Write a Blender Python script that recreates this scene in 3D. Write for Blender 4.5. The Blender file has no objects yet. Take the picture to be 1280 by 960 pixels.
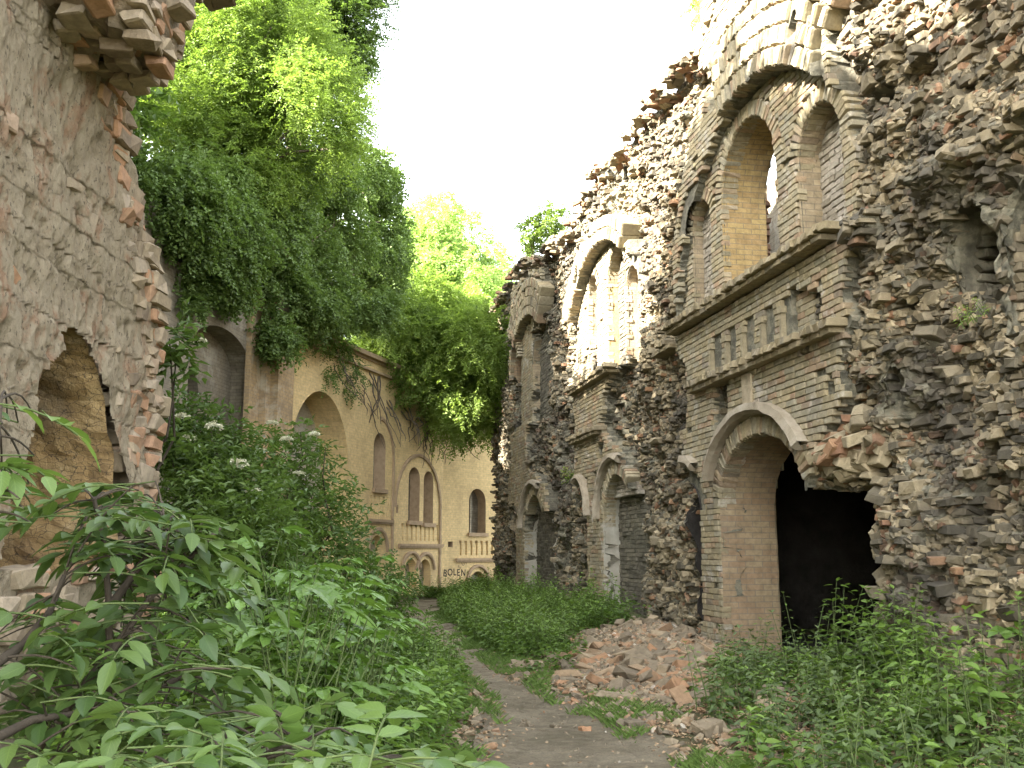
import bpy, math, random
import numpy as np
from mathutils import Vector
from mathutils.geometry import delaunay_2d_cdt

random.seed(7)
RG = np.random.default_rng(7)
sc = bpy.context.scene
COL = sc.collection

# ------------------------------------------------------------------ camera, sky, sun, exposure
FOC = 1244.0; EYE = 1.5; TH = math.atan(210 / FOC)
cam_d = bpy.data.cameras.new('camera'); cam = bpy.data.objects.new('camera', cam_d); COL.objects.link(cam)
cam.location = (0, 0, EYE); cam.rotation_euler = (math.pi / 2 + TH, 0, 0)
cam_d.sensor_width = 36; cam_d.lens = 36 * FOC / 1280; cam_d.clip_start = .05; cam_d.clip_end = 2000
sc.camera = cam
SUN_EL = math.radians(32); SUN_TO = (-0.82, -0.57)          # horizontal direction towards the sun
w = bpy.data.worlds.new('World'); sc.world = w; w.use_nodes = True
nt = w.node_tree; bg = nt.nodes['Background']
sky = nt.nodes.new('ShaderNodeTexSky'); sky.sky_type = 'NISHITA'; sky.sun_disc = False
sky.sun_elevation = SUN_EL; sky.sun_rotation = math.atan2(SUN_TO[0], SUN_TO[1])
sky.air_density = 1.0; sky.dust_density = 1.5; sky.ozone_density = .6
hz = nt.nodes.new('ShaderNodeHueSaturation'); hz.inputs['Saturation'].default_value = .35   # thin bright haze: a pale sky
nt.links.new(sky.outputs[0], hz.inputs['Color'])
wm = nt.nodes.new('ShaderNodeMix'); wm.data_type = 'RGBA'; wm.blend_type = 'MULTIPLY'; wm.inputs[0].default_value = 1; wm.inputs[7].default_value = (1.045, 1.02, .955, 1)
nt.links.new(hz.outputs[0], wm.inputs[6]); nt.links.new(wm.outputs[2], bg.inputs[0]); bg.inputs[1].default_value = .15
sl = bpy.data.lights.new('sun', 'SUN'); sl.energy = 5.0; sl.angle = math.radians(.5); sl.color = (1, .93, .82)
so = bpy.data.objects.new('sun', sl); COL.objects.link(so)
sd = Vector((SUN_TO[0] * math.cos(SUN_EL), SUN_TO[1] * math.cos(SUN_EL), math.sin(SUN_EL)))
so.rotation_euler = sd.to_track_quat('Z', 'Y').to_euler(); so.location = (-20, -10, 30)
vs = sc.view_settings; vs.view_transform = 'Standard'; vs.look = 'None'; vs.exposure = 3.6; vs.gamma = 1
vs.use_curve_mapping = False
sc.cycles.max_bounces = 6; sc.cycles.diffuse_bounces = 4; sc.cycles.transmission_bounces = 4
sc.cycles.glossy_bounces = 2; sc.cycles.caustics_reflective = False; sc.cycles.caustics_refractive = False

# ------------------------------------------------------------------ pixel helpers (measuring the photograph)
CT, ST = math.cos(TH), math.sin(TH)
def ray(x, y):
    u = (x - 640) / FOC; v = (480 - y) / FOC
    return u, CT - v * ST, ST + v * CT
def at(px, py, Y):
    a, b, c = ray(px, py); t = Y / b
    return np.array((a * t, Y, EYE + c * t))

class Plane:
    """vertical wall plane; local x = right as seen from the courtyard, local y = into the wall, z up"""
    def __init__(s, o, d):
        n = math.hypot(*d); s.o = o; s.u = (d[0] / n, d[1] / n); s.i = (-s.u[1], s.u[0])
        s.ang = math.atan2(s.u[1], s.u[0])
    def px(s, x, y, d=0.):
        X, Y, Z = ray(x, y)
        t = (d + s.o[0] * s.i[0] + s.o[1] * s.i[1]) / (X * s.i[0] + Y * s.i[1])
        return (t * X - s.o[0]) * s.u[0] + (t * Y - s.o[1]) * s.u[1], EYE + t * Z
    def place(s, ob):
        ob.location = (s.o[0], s.o[1], 0); ob.rotation_euler = (0, 0, s.ang)

# ------------------------------------------------------------------ noise
def _h(ix, iy, iz, seed):
    n = (ix * 374761393 + iy * 668265263 + iz * 2147483647 + seed * 1274126177) & 0xffffffff
    n = ((n ^ (n >> 13)) * 1274126177) & 0xffffffff
    n = ((n ^ (n >> 16)) * 2246822519) & 0xffffffff
    return ((n ^ (n >> 15)) & 0xffff) / 65535.0
def vn(x, y, z=0., seed=0):
    x, y, z = np.broadcast_arrays(np.asarray(x, float), np.asarray(y, float), np.asarray(z, float))
    ix = np.floor(x).astype(np.int64); iy = np.floor(y).astype(np.int64); iz = np.floor(z).astype(np.int64)
    fx, fy, fz = x - ix, y - iy, z - iz
    fx = fx * fx * (3 - 2 * fx); fy = fy * fy * (3 - 2 * fy); fz = fz * fz * (3 - 2 * fz)
    r = 0
    for a in (0, 1):
        for b in (0, 1):
            for c in (0, 1):
                wgt = (fx if a else 1 - fx) * (fy if b else 1 - fy) * (fz if c else 1 - fz)
                r = r + wgt * _h(ix + a, iy + b, iz + c, seed)
    return r * 2 - 1
def fbm(x, y, z=0., seed=0, o=4):
    r = 0; a = 1; s = 0
    for k in range(o):
        r = r + a * vn(np.asarray(x) * 2 ** k, np.asarray(y) * 2 ** k, np.asarray(z) * 2 ** k, seed + k); s += a; a *= .5
    return r / s
def inside(poly, x, z):
    x = np.asarray(x, float); z = np.asarray(z, float); r = np.zeros(np.broadcast(x, z).shape, bool)
    n = len(poly)
    for i in range(n):
        x0, z0 = poly[i]; x1, z1 = poly[(i + 1) % n]
        if z0 == z1: continue
        c = ((z0 > z) != (z1 > z)) & (x < (x1 - x0) * (z - z0) / (z1 - z0) + x0)
        r ^= c
    return r
def norm(a):
    return a / np.maximum(np.linalg.norm(a, axis=-1, keepdims=True), 1e-9)

# ------------------------------------------------------------------ mesh accumulator
class Acc:
    def __init__(s): s.V = []; s.L = []; s.S = []; s.R = []; s.M = []; s.U = []; s.n = 0
    def add(s, V, F, rnd=0., mat=0, uv=None):
        V = np.asarray(V, float).reshape(-1, 3); F = np.asarray(F, np.int64)
        if len(F) == 0: return
        m, k = F.shape
        s.V.append(V); s.L.append((F + s.n).ravel()); s.S.append(np.full(m, k)); s.n += len(V)
        s.R.append(np.broadcast_to(np.asarray(rnd, float), (m,)).copy()); s.M.append(np.full(m, mat))
        s.U.append(np.zeros((m * k, 2)) if uv is None else np.asarray(uv, float).reshape(-1, 2))
    def build(s, name, mats, parent=None, smooth=False, link=True):
        me = bpy.data.meshes.new(name)
        V = np.concatenate(s.V); L = np.concatenate(s.L); S = np.concatenate(s.S)
        me.vertices.add(len(V)); me.vertices.foreach_set('co', V.astype(np.float32).ravel())
        me.loops.add(len(L)); me.loops.foreach_set('vertex_index', L.astype(np.int32))
        me.polygons.add(len(S)); st = np.concatenate(([0], np.cumsum(S)[:-1]))
        me.polygons.foreach_set('loop_start', st.astype(np.int32))
        me.polygons.foreach_set('material_index', np.concatenate(s.M).astype(np.int32))
        me.polygons.foreach_set('use_smooth', np.full(len(S), smooth))
        a = me.attributes.new('rnd', 'FLOAT', 'FACE'); a.data.foreach_set('value', np.concatenate(s.R).astype(np.float32))
        u = me.uv_layers.new(name='UVMap'); u.data.foreach_set('uv', np.concatenate(s.U).astype(np.float32).ravel())
        me.update(calc_edges=True); me.validate()
        for m in (mats if isinstance(mats, (list, tuple)) else [mats]): me.materials.append(m)
        ob = bpy.data.objects.new(name, me)
        COL.objects.link(ob)
        if parent: ob.parent = parent
        return ob
def empty(name, loc=(0, 0, 0), rz=0.):
    o = bpy.data.objects.new(name, None); COL.objects.link(o); o.location = loc; o.rotation_euler = (0, 0, rz)
    o.empty_display_size = .2
    return o
def tag(o, label=None, cat=None, group=None, kind=None):
    if label: o['label'] = label
    if cat: o['category'] = cat
    if group: o['group'] = group
    if kind: o['kind'] = kind
    return o

def grid_faces(nr, ncol):
    r, c = np.meshgrid(np.arange(nr - 1), np.arange(ncol - 1), indexing='ij')
    a = (r * ncol + c).ravel()
    return np.stack([a, a + 1, a + ncol + 1, a + ncol], 1)

# bevelled brick prototypes: 24 vertices
def brick_proto(bev):
    V = []; idx = {}
    for sx in (-1, 1):
        for sy in (-1, 1):
            for sz in (-1, 1):
                sg = (sx, sy, sz)
                for ax in range(3):
                    p = [sg[k] * (.5 if k == ax else .5 - bev) for k in range(3)]
                    idx[(sg, ax)] = len(V); V.append(p)
    V = np.array(V); Q = []; T = []
    for ax in range(3):
        o1, o2 = [k for k in range(3) if k != ax]
        for s_ in (-1, 1):
            q = []
            for a, b in ((-1, -1), (1, -1), (1, 1), (-1, 1)):
                g = [0, 0, 0]; g[ax] = s_; g[o1] = a; g[o2] = b; q.append(idx[(tuple(g), ax)])
            Q.append(q)
        for a in (-1, 1):
            for b in (-1, 1):
                g0 = [0, 0, 0]; g0[ax] = -1; g0[o1] = a; g0[o2] = b; g1 = list(g0); g1[ax] = 1
                Q.append([idx[(tuple(g0), o1)], idx[(tuple(g1), o1)], idx[(tuple(g1), o2)], idx[(tuple(g0), o2)]])
    for sx in (-1, 1):
        for sy in (-1, 1):
            for sz in (-1, 1): T.append([idx[((sx, sy, sz), k)] for k in range(3)])
    def fix(fs):
        out = []
        for f in fs:
            p = V[f]; n = np.cross(p[1] - p[0], p[2] - p[0])
            out.append(f if np.dot(n, p.mean(0)) > 0 else f[::-1])
        return np.array(out)
    return V, fix(Q), fix(T)
BV, BQ, BT = brick_proto(.09)
def euler_mats(ax, ay, az):
    cx, sx, cy, sy, cz, sz = np.cos(ax), np.sin(ax), np.cos(ay), np.sin(ay), np.cos(az), np.sin(az)
    R = np.empty((len(ax), 3, 3))
    R[:, 0, 0] = cy * cz; R[:, 0, 1] = sx * sy * cz - cx * sz; R[:, 0, 2] = cx * sy * cz + sx * sz
    R[:, 1, 0] = cy * sz; R[:, 1, 1] = sx * sy * sz + cx * cz; R[:, 1, 2] = cx * sy * sz - sx * cz
    R[:, 2, 0] = -sy; R[:, 2, 1] = sx * cy; R[:, 2, 2] = cx * cy
    return R
def bricks(acc, C, size, rot, rnd, jit=.05, mat=0):
    """C (N,3) centres, size (N,3), rot (N,3) eulers"""
    C = np.asarray(C, float); N = len(C)
    if N == 0: return
    size = np.broadcast_to(size, (N, 3)); rot = np.broadcast_to(rot, (N, 3))
    V = np.repeat(BV[None], N, 0)
    cj = RG.uniform(-jit, jit, (N, 8, 3)); V = V + np.repeat(cj, 3, 1) + RG.uniform(-jit * .25, jit * .25, V.shape)
    V = V * size[:, None, :]
    R = euler_mats(rot[:, 0], rot[:, 1], rot[:, 2])
    V = np.einsum('nij,nkj->nki', R, V) + C[:, None, :]
    off = (np.arange(N) * 24)[:, None, None]
    rnd = np.broadcast_to(rnd, (N,))
    base = acc.n
    acc.add(V.reshape(-1, 3), (BQ[None] + off).reshape(-1, 4), np.repeat(rnd, len(BQ)), mat)
    # triangles share the same vertices
    acc.L.append(((BT[None] + off).reshape(-1, 3) + base).ravel()); acc.S.append(np.full(N * 8, 3))
    acc.R.append(np.repeat(rnd, 8)); acc.M.append(np.full(N * 8, mat)); acc.U.append(np.zeros((N * 24, 2)))

def box(acc, lo, hi, rnd=0., mat=0, jit=0.):
    lo = np.array(lo, float); hi = np.array(hi, float)
    V = (np.array([[x, y, z] for x in (0, 1) for y in (0, 1) for z in (0, 1)], float)) * (hi - lo) + lo
    V += RG.uniform(-jit, jit, V.shape)
    F = np.array([[0, 1, 3, 2], [4, 6, 7, 5], [0, 4, 5, 1], [2, 3, 7, 6], [0, 2, 6, 4], [1, 5, 7, 3]])
    uv = []
    for k, f in enumerate(F):
        for v in f:
            p = V[v]; uv.append((p[1], p[2]) if k < 2 else ((p[0], p[2]) if k < 4 else (p[0], p[1])))
    acc.add(V, F, rnd, mat, uv)

def tube(acc, pts, rad, sides=6, rnd=0., mat=0):
    pts = np.asarray(pts, float); n = len(pts)
    rad = np.broadcast_to(rad, (n,)) if np.ndim(rad) else np.full(n, rad)
    T = np.gradient(pts, axis=0); T = norm(T)
    ref = np.array([.31, .17, .93]) if abs(T[0][2]) < .9 else np.array([1., .1, 0])
    A = norm(np.cross(T, ref)); B = np.cross(T, A)
    ang = np.linspace(0, 2 * math.pi, sides, endpoint=False)
    V = pts[:, None] + (A[:, None] * np.cos(ang)[None, :, None] + B[:, None] * np.sin(ang)[None, :, None]) * rad[:, None, None]
    F = []
    for i in range(n - 1):
        for k in range(sides):
            a = i * sides + k; b = i * sides + (k + 1) % sides
            F.append([a, b, b + sides, a + sides])
    acc.add(V.reshape(-1, 3), F, rnd, mat)

def leaves(acc, P, D, Nn, L, W, rnd, mat=0, fold=.25, droop=.15, simple=False):
    """batch of folded leaves; P base, D axis, Nn approx normal"""
    D = norm(D); S = norm(np.cross(D, Nn)); U = np.cross(S, D)
    L = np.broadcast_to(L, (len(P),))[:, None]; W = np.broadcast_to(W, (len(P),))[:, None]
    tip = P + D * L - U * L * droop
    le = P + D * L * .42 + S * W * .5 + U * W * fold
    ri = P + D * L * .42 - S * W * .5 + U * W * fold
    n = len(P); a = np.arange(n)
    if simple:
        V = np.stack([P, ri, tip, le], 1).reshape(-1, 3)
        acc.add(V, np.stack([a * 4, a * 4 + 1, a * 4 + 2, a * 4 + 3], 1), rnd, mat); return
    V = np.stack([P, ri, tip, le], 1).reshape(-1, 3)
    F = np.concatenate([np.stack([a * 4, a * 4 + 1, a * 4 + 2], 1), np.stack([a * 4, a * 4 + 2, a * 4 + 3], 1)])
    acc.add(V, F, np.concatenate([np.broadcast_to(rnd, (n,))] * 2), mat)

# smooth detailed leaf (near the camera)
def big_leaves(acc, P, D, Nn, L, W, rnd, mat=0, rows=9, droop=.3, lobes=0, serr=.05):
    D = norm(D); S = norm(np.cross(D, Nn)); U = np.cross(S, D)
    t = np.linspace(0, 1, rows); n = len(P)
    prof = np.sin(math.pi * np.clip(t, 0, 1) ** .8) ** .85 * (1 - .18 * t); prof[0] = .03; prof[-1] = .0
    if lobes: prof = prof * (1 - .38 * (np.cos(t * math.pi * 2 * lobes) * .5 + .5) * (t < .93))
    cols = np.array([-1, -.5, 0, .5, 1.])
    V = np.zeros((n, rows, 5, 3)); UV = np.zeros((rows, 5, 2))
    L = np.broadcast_to(L, (n,)); W = np.broadcast_to(W, (n,))
    dr = droop * RG.uniform(.4, 1.5, n)
    for i in range(rows):
        for j, c in enumerate(cols):
            ser = 1 + (serr if i % 2 else -serr) * (abs(c) == 1)
            wv = .05 * np.sin(i * 2.1 + j) * RG.uniform(.3, 1, n)
            V[:, i, j] = (P + D * (L * (t[i] + .06 * abs(c) * (1 - t[i])))[:, None] + S * (c * .5 * W * prof[i] * ser)[:, None]
                          + U * ((abs(c) ** 1.3) * .14 * W * prof[i] - dr * L * t[i] ** 2 * .6 + wv * W * .5)[:, None])
            UV[i, j] = (c * .5 + .5, t[i])
    F = grid_faces(rows, 5); off = (np.arange(n) * rows * 5)[:, None, None]
    FF = (F[None] + off).reshape(-1, 4)
    uv = np.tile(UV.reshape(-1, 2)[F].reshape(-1, 2), (n, 1))
    acc.add(V.reshape(-1, 3), FF, np.repeat(np.broadcast_to(rnd, (n,)), len(F)), mat, uv)

# ------------------------------------------------------------------ materials
def new_mat(name):
    m = bpy.data.materials.new(name); m.use_nodes = True; n = m.node_tree
    return m, n, n.nodes['Principled BSDF'], n.nodes, n.links
def ramp(nodes, stops, interp='LINEAR'):
    r = nodes.new('ShaderNodeValToRGB'); e = r.color_ramp.elements; r.color_ramp.interpolation = interp
    e[0].position = stops[0][0]; e[0].color = (*stops[0][1], 1); e[1].position = stops[-1][0]; e[1].color = (*stops[-1][1], 1)
    for p, c in stops[1:-1]:
        x = e.new(p); x.color = (*c, 1)
    return r
def noise(nodes, links, scale, detail=4, rough=.55, vec=None, dist=0.):
    n = nodes.new('ShaderNodeTexNoise'); n.inputs['Scale'].default_value = scale; n.inputs['Detail'].default_value = detail
    n.inputs['Roughness'].default_value = rough; n.inputs['Distortion'].default_value = dist
    if vec: links.new(vec, n.inputs['Vector'])
    return n
def mixc(nodes, links, fac, a, b, mode='MIX'):
    m = nodes.new('ShaderNodeMix'); m.data_type = 'RGBA'; m.blend_type = mode
    for sock, v in ((m.inputs[0], fac), (m.inputs[6], a), (m.inputs[7], b)):
        if isinstance(v, (int, float)): sock.default_value = v
        elif isinstance(v, tuple): sock.default_value = (*v, 1)
        else: links.new(v, sock)
    return m.outputs[2]
def maprange(nodes, links, v, a, b, c=0., d=1.):
    m = nodes.new('ShaderNodeMapRange'); links.new(v, m.inputs[0])
    for i, x in zip((1, 2, 3, 4), (a, b, c, d)): m.inputs[i].default_value = x
    return m.outputs[0]
def bump(nodes, links, h, strength, dist, bsdf, prev=None):
    b = nodes.new('ShaderNodeBump'); b.inputs['Strength'].default_value = strength; b.inputs['Distance'].default_value = dist
    links.new(h, b.inputs['Height'])
    if prev: links.new(prev, b.inputs['Normal'])
    if bsdf: links.new(b.outputs[0], bsdf.inputs['Normal'])
    return b.outputs[0]
def attr(nodes, name='rnd'):
    a = nodes.new('ShaderNodeAttribute'); a.attribute_name = name; return a

def mat_unit_brick(name, stops, stain=(.10, .085, .07), stain_amt=.5, stain_scale=.9, lime=None, lime_amt=0.):
    """individually modelled bricks: the colour of each comes from its own random value"""
    m, n, b, N, L = new_mat(name)
    a = attr(N); r = ramp(N, stops, 'LINEAR'); L.new(a.outputs['Fac'], r.inputs[0])
    tc = N.new('ShaderNodeTexCoord'); v = tc.outputs['Object']
    n1 = noise(N, L, 14, 6, .65, v); c = mixc(N, L, .55, r.outputs[0], ramp_out(N, L, n1.outputs[0], [(.3, (.45, .43, .4)), (.7, (1.25, 1.22, 1.18))]), 'MULTIPLY')
    n2 = noise(N, L, stain_scale, 5, .6, v); f = maprange(N, L, n2.outputs[0], .46, .62, 0, stain_amt)
    c = mixc(N, L, f, c, stain)
    if lime:
        n3 = noise(N, L, 2.3, 5, .7, v, .5); f3 = maprange(N, L, n3.outputs[0], .56, .66, 0, lime_amt); c = mixc(N, L, f3, c, lime)
    L.new(c, b.inputs['Base Color']); b.inputs['Roughness'].default_value = .95; b.inputs['Specular IOR Level'].default_value = .2
    n4 = noise(N, L, 45, 5, .7, v); p = bump(N, L, n4.outputs[0], .5, .012, None); bump(N, L, n1.outputs[0], .5, .02, b, p)
    return m
def ramp_out(N, L, v, stops):
    r = ramp(N, stops); L.new(v, r.inputs[0]); return r.outputs[0]

def mat_brick_uv(name, c1, c2, mortar, stain=(.12, .1, .08), stain_amt=.5, lime=None, lime_amt=.8, lime_lo=.5, bw=.27, bh=.085, bumpd=.012, lime_scale=1.2):
    m, n, b, N, L = new_mat(name)
    uv = N.new('ShaderNodeUVMap'); tc = N.new('ShaderNodeTexCoord'); v = tc.outputs['Object']
    nd = noise(N, L, 5, 3, .5, v)
    va = N.new('ShaderNodeVectorMath'); va.operation = 'MULTIPLY_ADD'; L.new(nd.outputs['Color'], va.inputs[0]); va.inputs[1].default_value = (.02, .012, 0)
    L.new(uv.outputs[0], va.inputs[2])
    br = N.new('ShaderNodeTexBrick'); L.new(va.outputs[0], br.inputs['Vector']); br.inputs['Scale'].default_value = 1
    br.inputs['Brick Width'].default_value = bw; br.inputs['Row Height'].default_value = bh
    br.inputs['Mortar Size'].default_value = .007; br.inputs['Mortar Smooth'].default_value = .3
    br.inputs['Color1'].default_value = (*c1, 1); br.inputs['Color2'].default_value = (*c2, 1); br.inputs['Mortar'].default_value = (*mortar, 1)
    n1 = noise(N, L, 9, 6, .7, v)
    c = mixc(N, L, .6, br.outputs['Color'], ramp_out(N, L, n1.outputs[0], [(.3, (.5, .48, .45)), (.7, (1.25, 1.22, 1.2))]), 'MULTIPLY')
    n2 = noise(N, L, .7, 6, .65, v); c = mixc(N, L, maprange(N, L, n2.outputs[0], .48, .72, 0, stain_amt), c, stain)
    if lime:
        n3 = noise(N, L, lime_scale, 6, .7, v, .4); c = mixc(N, L, maprange(N, L, n3.outputs[0], lime_lo, lime_lo + .1, 0, lime_amt), c, lime)
    L.new(c, b.inputs['Base Color']); b.inputs['Roughness'].default_value = .95; b.inputs['Specular IOR Level'].default_value = .2
    p = bump(N, L, br.outputs['Fac'], -.8, bumpd, None)
    n4 = noise(N, L, 30, 6, .7, v); bump(N, L, n4.outputs[0], .6, .015, b, p)
    return m

def mat_noise(name, stops, scale=3, detail=8, bumpd=.02, bs=20, stain=None, stain_amt=.6, stain_scale=.8, rough=.95, stretch=None, strength=.7):
    m, n, b, N, L = new_mat(name); tc = N.new('ShaderNodeTexCoord'); v = tc.outputs['Object']
    if stretch:
        mp = N.new('ShaderNodeMapping'); L.new(v, mp.inputs[0]); mp.inputs['Scale'].default_value = stretch; v = mp.outputs[0]
    n1 = noise(N, L, scale, detail, .65, v); c = ramp_out(N, L, n1.outputs[0], stops)
    if stain:
        n2 = noise(N, L, stain_scale, 5, .6, v); c = mixc(N, L, maprange(N, L, n2.outputs[0], .46, .62, 0, stain_amt), c, stain)
    L.new(c, b.inputs['Base Color']); b.inputs['Roughness'].default_value = rough; b.inputs['Specular IOR Level'].default_value = .2
    n4 = noise(N, L, bs, 8, .7, v); bump(N, L, n4.outputs[0], strength, bumpd, b)
    return m

def mat_leaf(name, dark, light, transl=.35, rough=.5, spec=.35, veins=False, back=None):
    m, n, b, N, L = new_mat(name)
    a = attr(N); c = ramp_out(N, L, a.outputs['Fac'], [(0, dark), (1, light)])
    oi = N.new('ShaderNodeObjectInfo'); hs = N.new('ShaderNodeHueSaturation'); L.new(c, hs.inputs['Color'])
    L.new(maprange(N, L, oi.outputs['Random'], 0, 1, .8, 1.2), hs.inputs['Value']); c = hs.outputs[0]
    if veins:
        uv = N.new('ShaderNodeUVMap'); sp = N.new('ShaderNodeSeparateXYZ'); L.new(uv.outputs[0], sp.inputs[0])
        ab = N.new('ShaderNodeMath'); ab.operation = 'SUBTRACT'; L.new(sp.outputs[0], ab.inputs[0]); ab.inputs[1].default_value = .5
        a2 = N.new('ShaderNodeMath'); a2.operation = 'ABSOLUTE'; L.new(ab.outputs[0], a2.inputs[0])
        mid = maprange(N, L, a2.outputs[0], 0, .035, 1, 0)
        ml = N.new('ShaderNodeMath'); ml.operation = 'MULTIPLY_ADD'; L.new(a2.outputs[0], ml.inputs[0]); ml.inputs[1].default_value = -.55; L.new(sp.outputs[1], ml.inputs[2])
        m3 = N.new('ShaderNodeMath'); m3.operation = 'MULTIPLY'; L.new(ml.outputs[0], m3.inputs[0]); m3.inputs[1].default_value = 8
        m4 = N.new('ShaderNodeMath'); m4.operation = 'PINGPONG'; L.new(m3.outputs[0], m4.inputs[0]); m4.inputs[1].default_value = .5
        sv = maprange(N, L, m4.outputs[0], 0, .09, .7, 0)
        mx = N.new('ShaderNodeMath'); mx.operation = 'MAXIMUM'; L.new(mid, mx.inputs[0]); L.new(sv, mx.inputs[1])
        lt = mixc(N, L, 1., c, (1.5, 1.4, 1.5), 'MULTIPLY'); c = mixc(N, L, mx.outputs[0], c, lt)
        bump(N, L, mx.outputs[0], -.5, .004, b)
    L.new(c, b.inputs['Base Color']); b.inputs['Roughness'].default_value = rough; b.inputs['Specular IOR Level'].default_value = spec
    t = N.new('ShaderNodeBsdfTranslucent'); L.new(mixc(N, L, 1., c, (1.2, 1.25, .7), 'MULTIPLY'), t.inputs[0])
    ms = N.new('ShaderNodeMixShader'); ms.inputs[0].default_value = transl
    L.new(b.outputs[0], ms.inputs[1]); L.new(t.outputs[0], ms.inputs[2]); L.new(ms.outputs[0], N['Material Output'].inputs[0])
    return m

FACE_ST = [(0, (.21, .185, .12)), (.3, (.30, .25, .155)), (.55, (.25, .23, .17)), (.75, (.33, .285, .19)), (.9, (.28, .195, .125)), (1, (.19, .17, .13))]
M_face = mat_unit_brick('facing_brick', FACE_ST, stain_amt=.35)
M_facelime = mat_unit_brick('facing_brick_limed', FACE_ST, stain_amt=.2, lime=(.38, .355, .31), lime_amt=.7)
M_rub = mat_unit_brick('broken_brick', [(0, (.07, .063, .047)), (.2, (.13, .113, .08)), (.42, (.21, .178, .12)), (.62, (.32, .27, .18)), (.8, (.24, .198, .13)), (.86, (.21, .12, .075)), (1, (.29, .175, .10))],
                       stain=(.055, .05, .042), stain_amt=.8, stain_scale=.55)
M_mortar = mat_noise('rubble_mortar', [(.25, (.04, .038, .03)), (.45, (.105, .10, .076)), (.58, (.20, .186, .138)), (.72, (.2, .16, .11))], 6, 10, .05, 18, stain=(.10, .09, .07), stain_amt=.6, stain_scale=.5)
M_ledge = mat_noise('weathered_ledge_stone', [(.3, (.22, .18, .12)), (.7, (.42, .35, .25))], 8, 8, .02, 40, stain=(.14, .12, .08))
M_bk_face = mat_brick_uv('yellow_reveal_brick', (.31, .255, .165), (.25, .2, .135), (.18, .155, .115), stain_amt=.5)
M_bk_gold = mat_brick_uv('golden_reveal_brick', (.35, .26, .115), (.29, .2, .095), (.19, .155, .1), stain_amt=.3)
M_bk_red = mat_brick_uv('worn_pink_brick', (.29, .23, .145), (.25, .175, .11), (.18, .155, .12), stain_amt=.6, bumpd=.03)
M_bk_grey = mat_brick_uv('limed_infill_brick', (.42, .38, .31), (.36, .31, .25), (.28, .25, .21), lime=(.5, .47, .41), lime_amt=.7, lime_lo=.45)
M_bk_C = mat_brick_uv('yellow_wall_brick', (.70, .53, .27), (.63, .475, .245), (.55, .44, .26), stain=(.36, .26, .14), stain_amt=.75, bumpd=.006)
M_trimC = mat_noise('brown_trim_brick', [(.3, (.28, .2, .125)), (.7, (.42, .31, .2))], 6, 6, .01, 40)
M_bk_niche = mat_brick_uv('pale_niche_brick', (.44, .39, .30), (.38, .34, .26), (.3, .27, .22), lime=(.44, .41, .35), lime_amt=.6, lime_lo=.5, stain_amt=.4)
M_bk_dark = mat_brick_uv('old_grey_brick', (.24, .21, .155), (.19, .165, .125), (.14, .125, .1), stain=(.09, .08, .065), stain_amt=.7, lime=(.34, .32, .27), lime_amt=.5, lime_lo=.53)
M_bk_pier = mat_brick_uv('ochre_pier_brick', (.42, .3, .16), (.34, .25, .15), (.28, .23, .16), stain_amt=.5, lime=(.42, .38, .3), lime_amt=.7, lime_lo=.54)
M_dark = mat_noise('shade_dark_plaster', [(.3, (.02, .018, .016)), (.7, (.05, .045, .04))], 3)  # near-black colour paints in the darkness of interiors and recesses
M_white = mat_noise('flaking_limewash', [(.3, (.24, .225, .185)), (.7, (.36, .345, .295))], 5, 8, .01, 30, stain=(.3, .25, .18), stain_amt=.5)
M_paint = mat_noise('black_spray_paint', [(.3, (.03, .028, .025)), (.7, (.07, .06, .05))], 20)

L_dark = mat_leaf('creeper_leaf', (.075, .12, .032), (.145, .215, .06), .38, .5, .3)
L_fine = mat_leaf('feathery_leaf', (.10, .155, .03), (.19, .265, .06), .45, .55, .3)
L_pale = mat_leaf('pale_leaf', (.2, .3, .1), (.32, .42, .16), .5, .55, .3)
L_elder = mat_leaf('elder_leaf', (.065, .115, .025), (.135, .21, .045), .35, .42, .4)
L_near = mat_leaf('near_elder_leaf', (.05, .095, .024), (.115, .18, .045), .38, .45, .4, veins=True)
L_burd = mat_leaf('broad_leaf', (.07, .14, .025), (.145, .245, .05), .35, .42, .4, veins=True)
L_weed = mat_leaf('weed_leaf', (.06, .115, .02), (.135, .215, .04), .35, .5, .35)
L_grass = mat_leaf('grass_blade', (.09, .15, .035), (.17, .25, .07), .35, .5, .3)
M_bark = mat_noise('bark', [(.3, (.07, .055, .04)), (.7, (.16, .13, .1))], 12, 6, .02, 30)
M_stem = mat_noise('green_stem', [(.3, (.06, .09, .03)), (.7, (.11, .14, .05))], 12)
M_dstem = mat_noise('dark_stem', [(.3, (.03, .024, .018)), (.7, (.07, .055, .04))], 12)
M_flower = mat_noise('cream_blossom', [(.3, (.62, .6, .45)), (.7, (.8, .78, .64))], 30)
L_mid = mat_leaf('bright_tree_leaf', (.13, .20, .04), (.24, .33, .08), .5, .55, .3)
L_weed2 = mat_leaf('dull_weed_leaf', (.045, .078, .022), (.095, .135, .045), .3, .5, .35)
M_litter = mat_unit_brick('dry_leaf_litter', [(0, (.16, .1, .06)), (.5, (.3, .2, .12)), (1, (.42, .32, .2))], stain_amt=0.)

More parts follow.
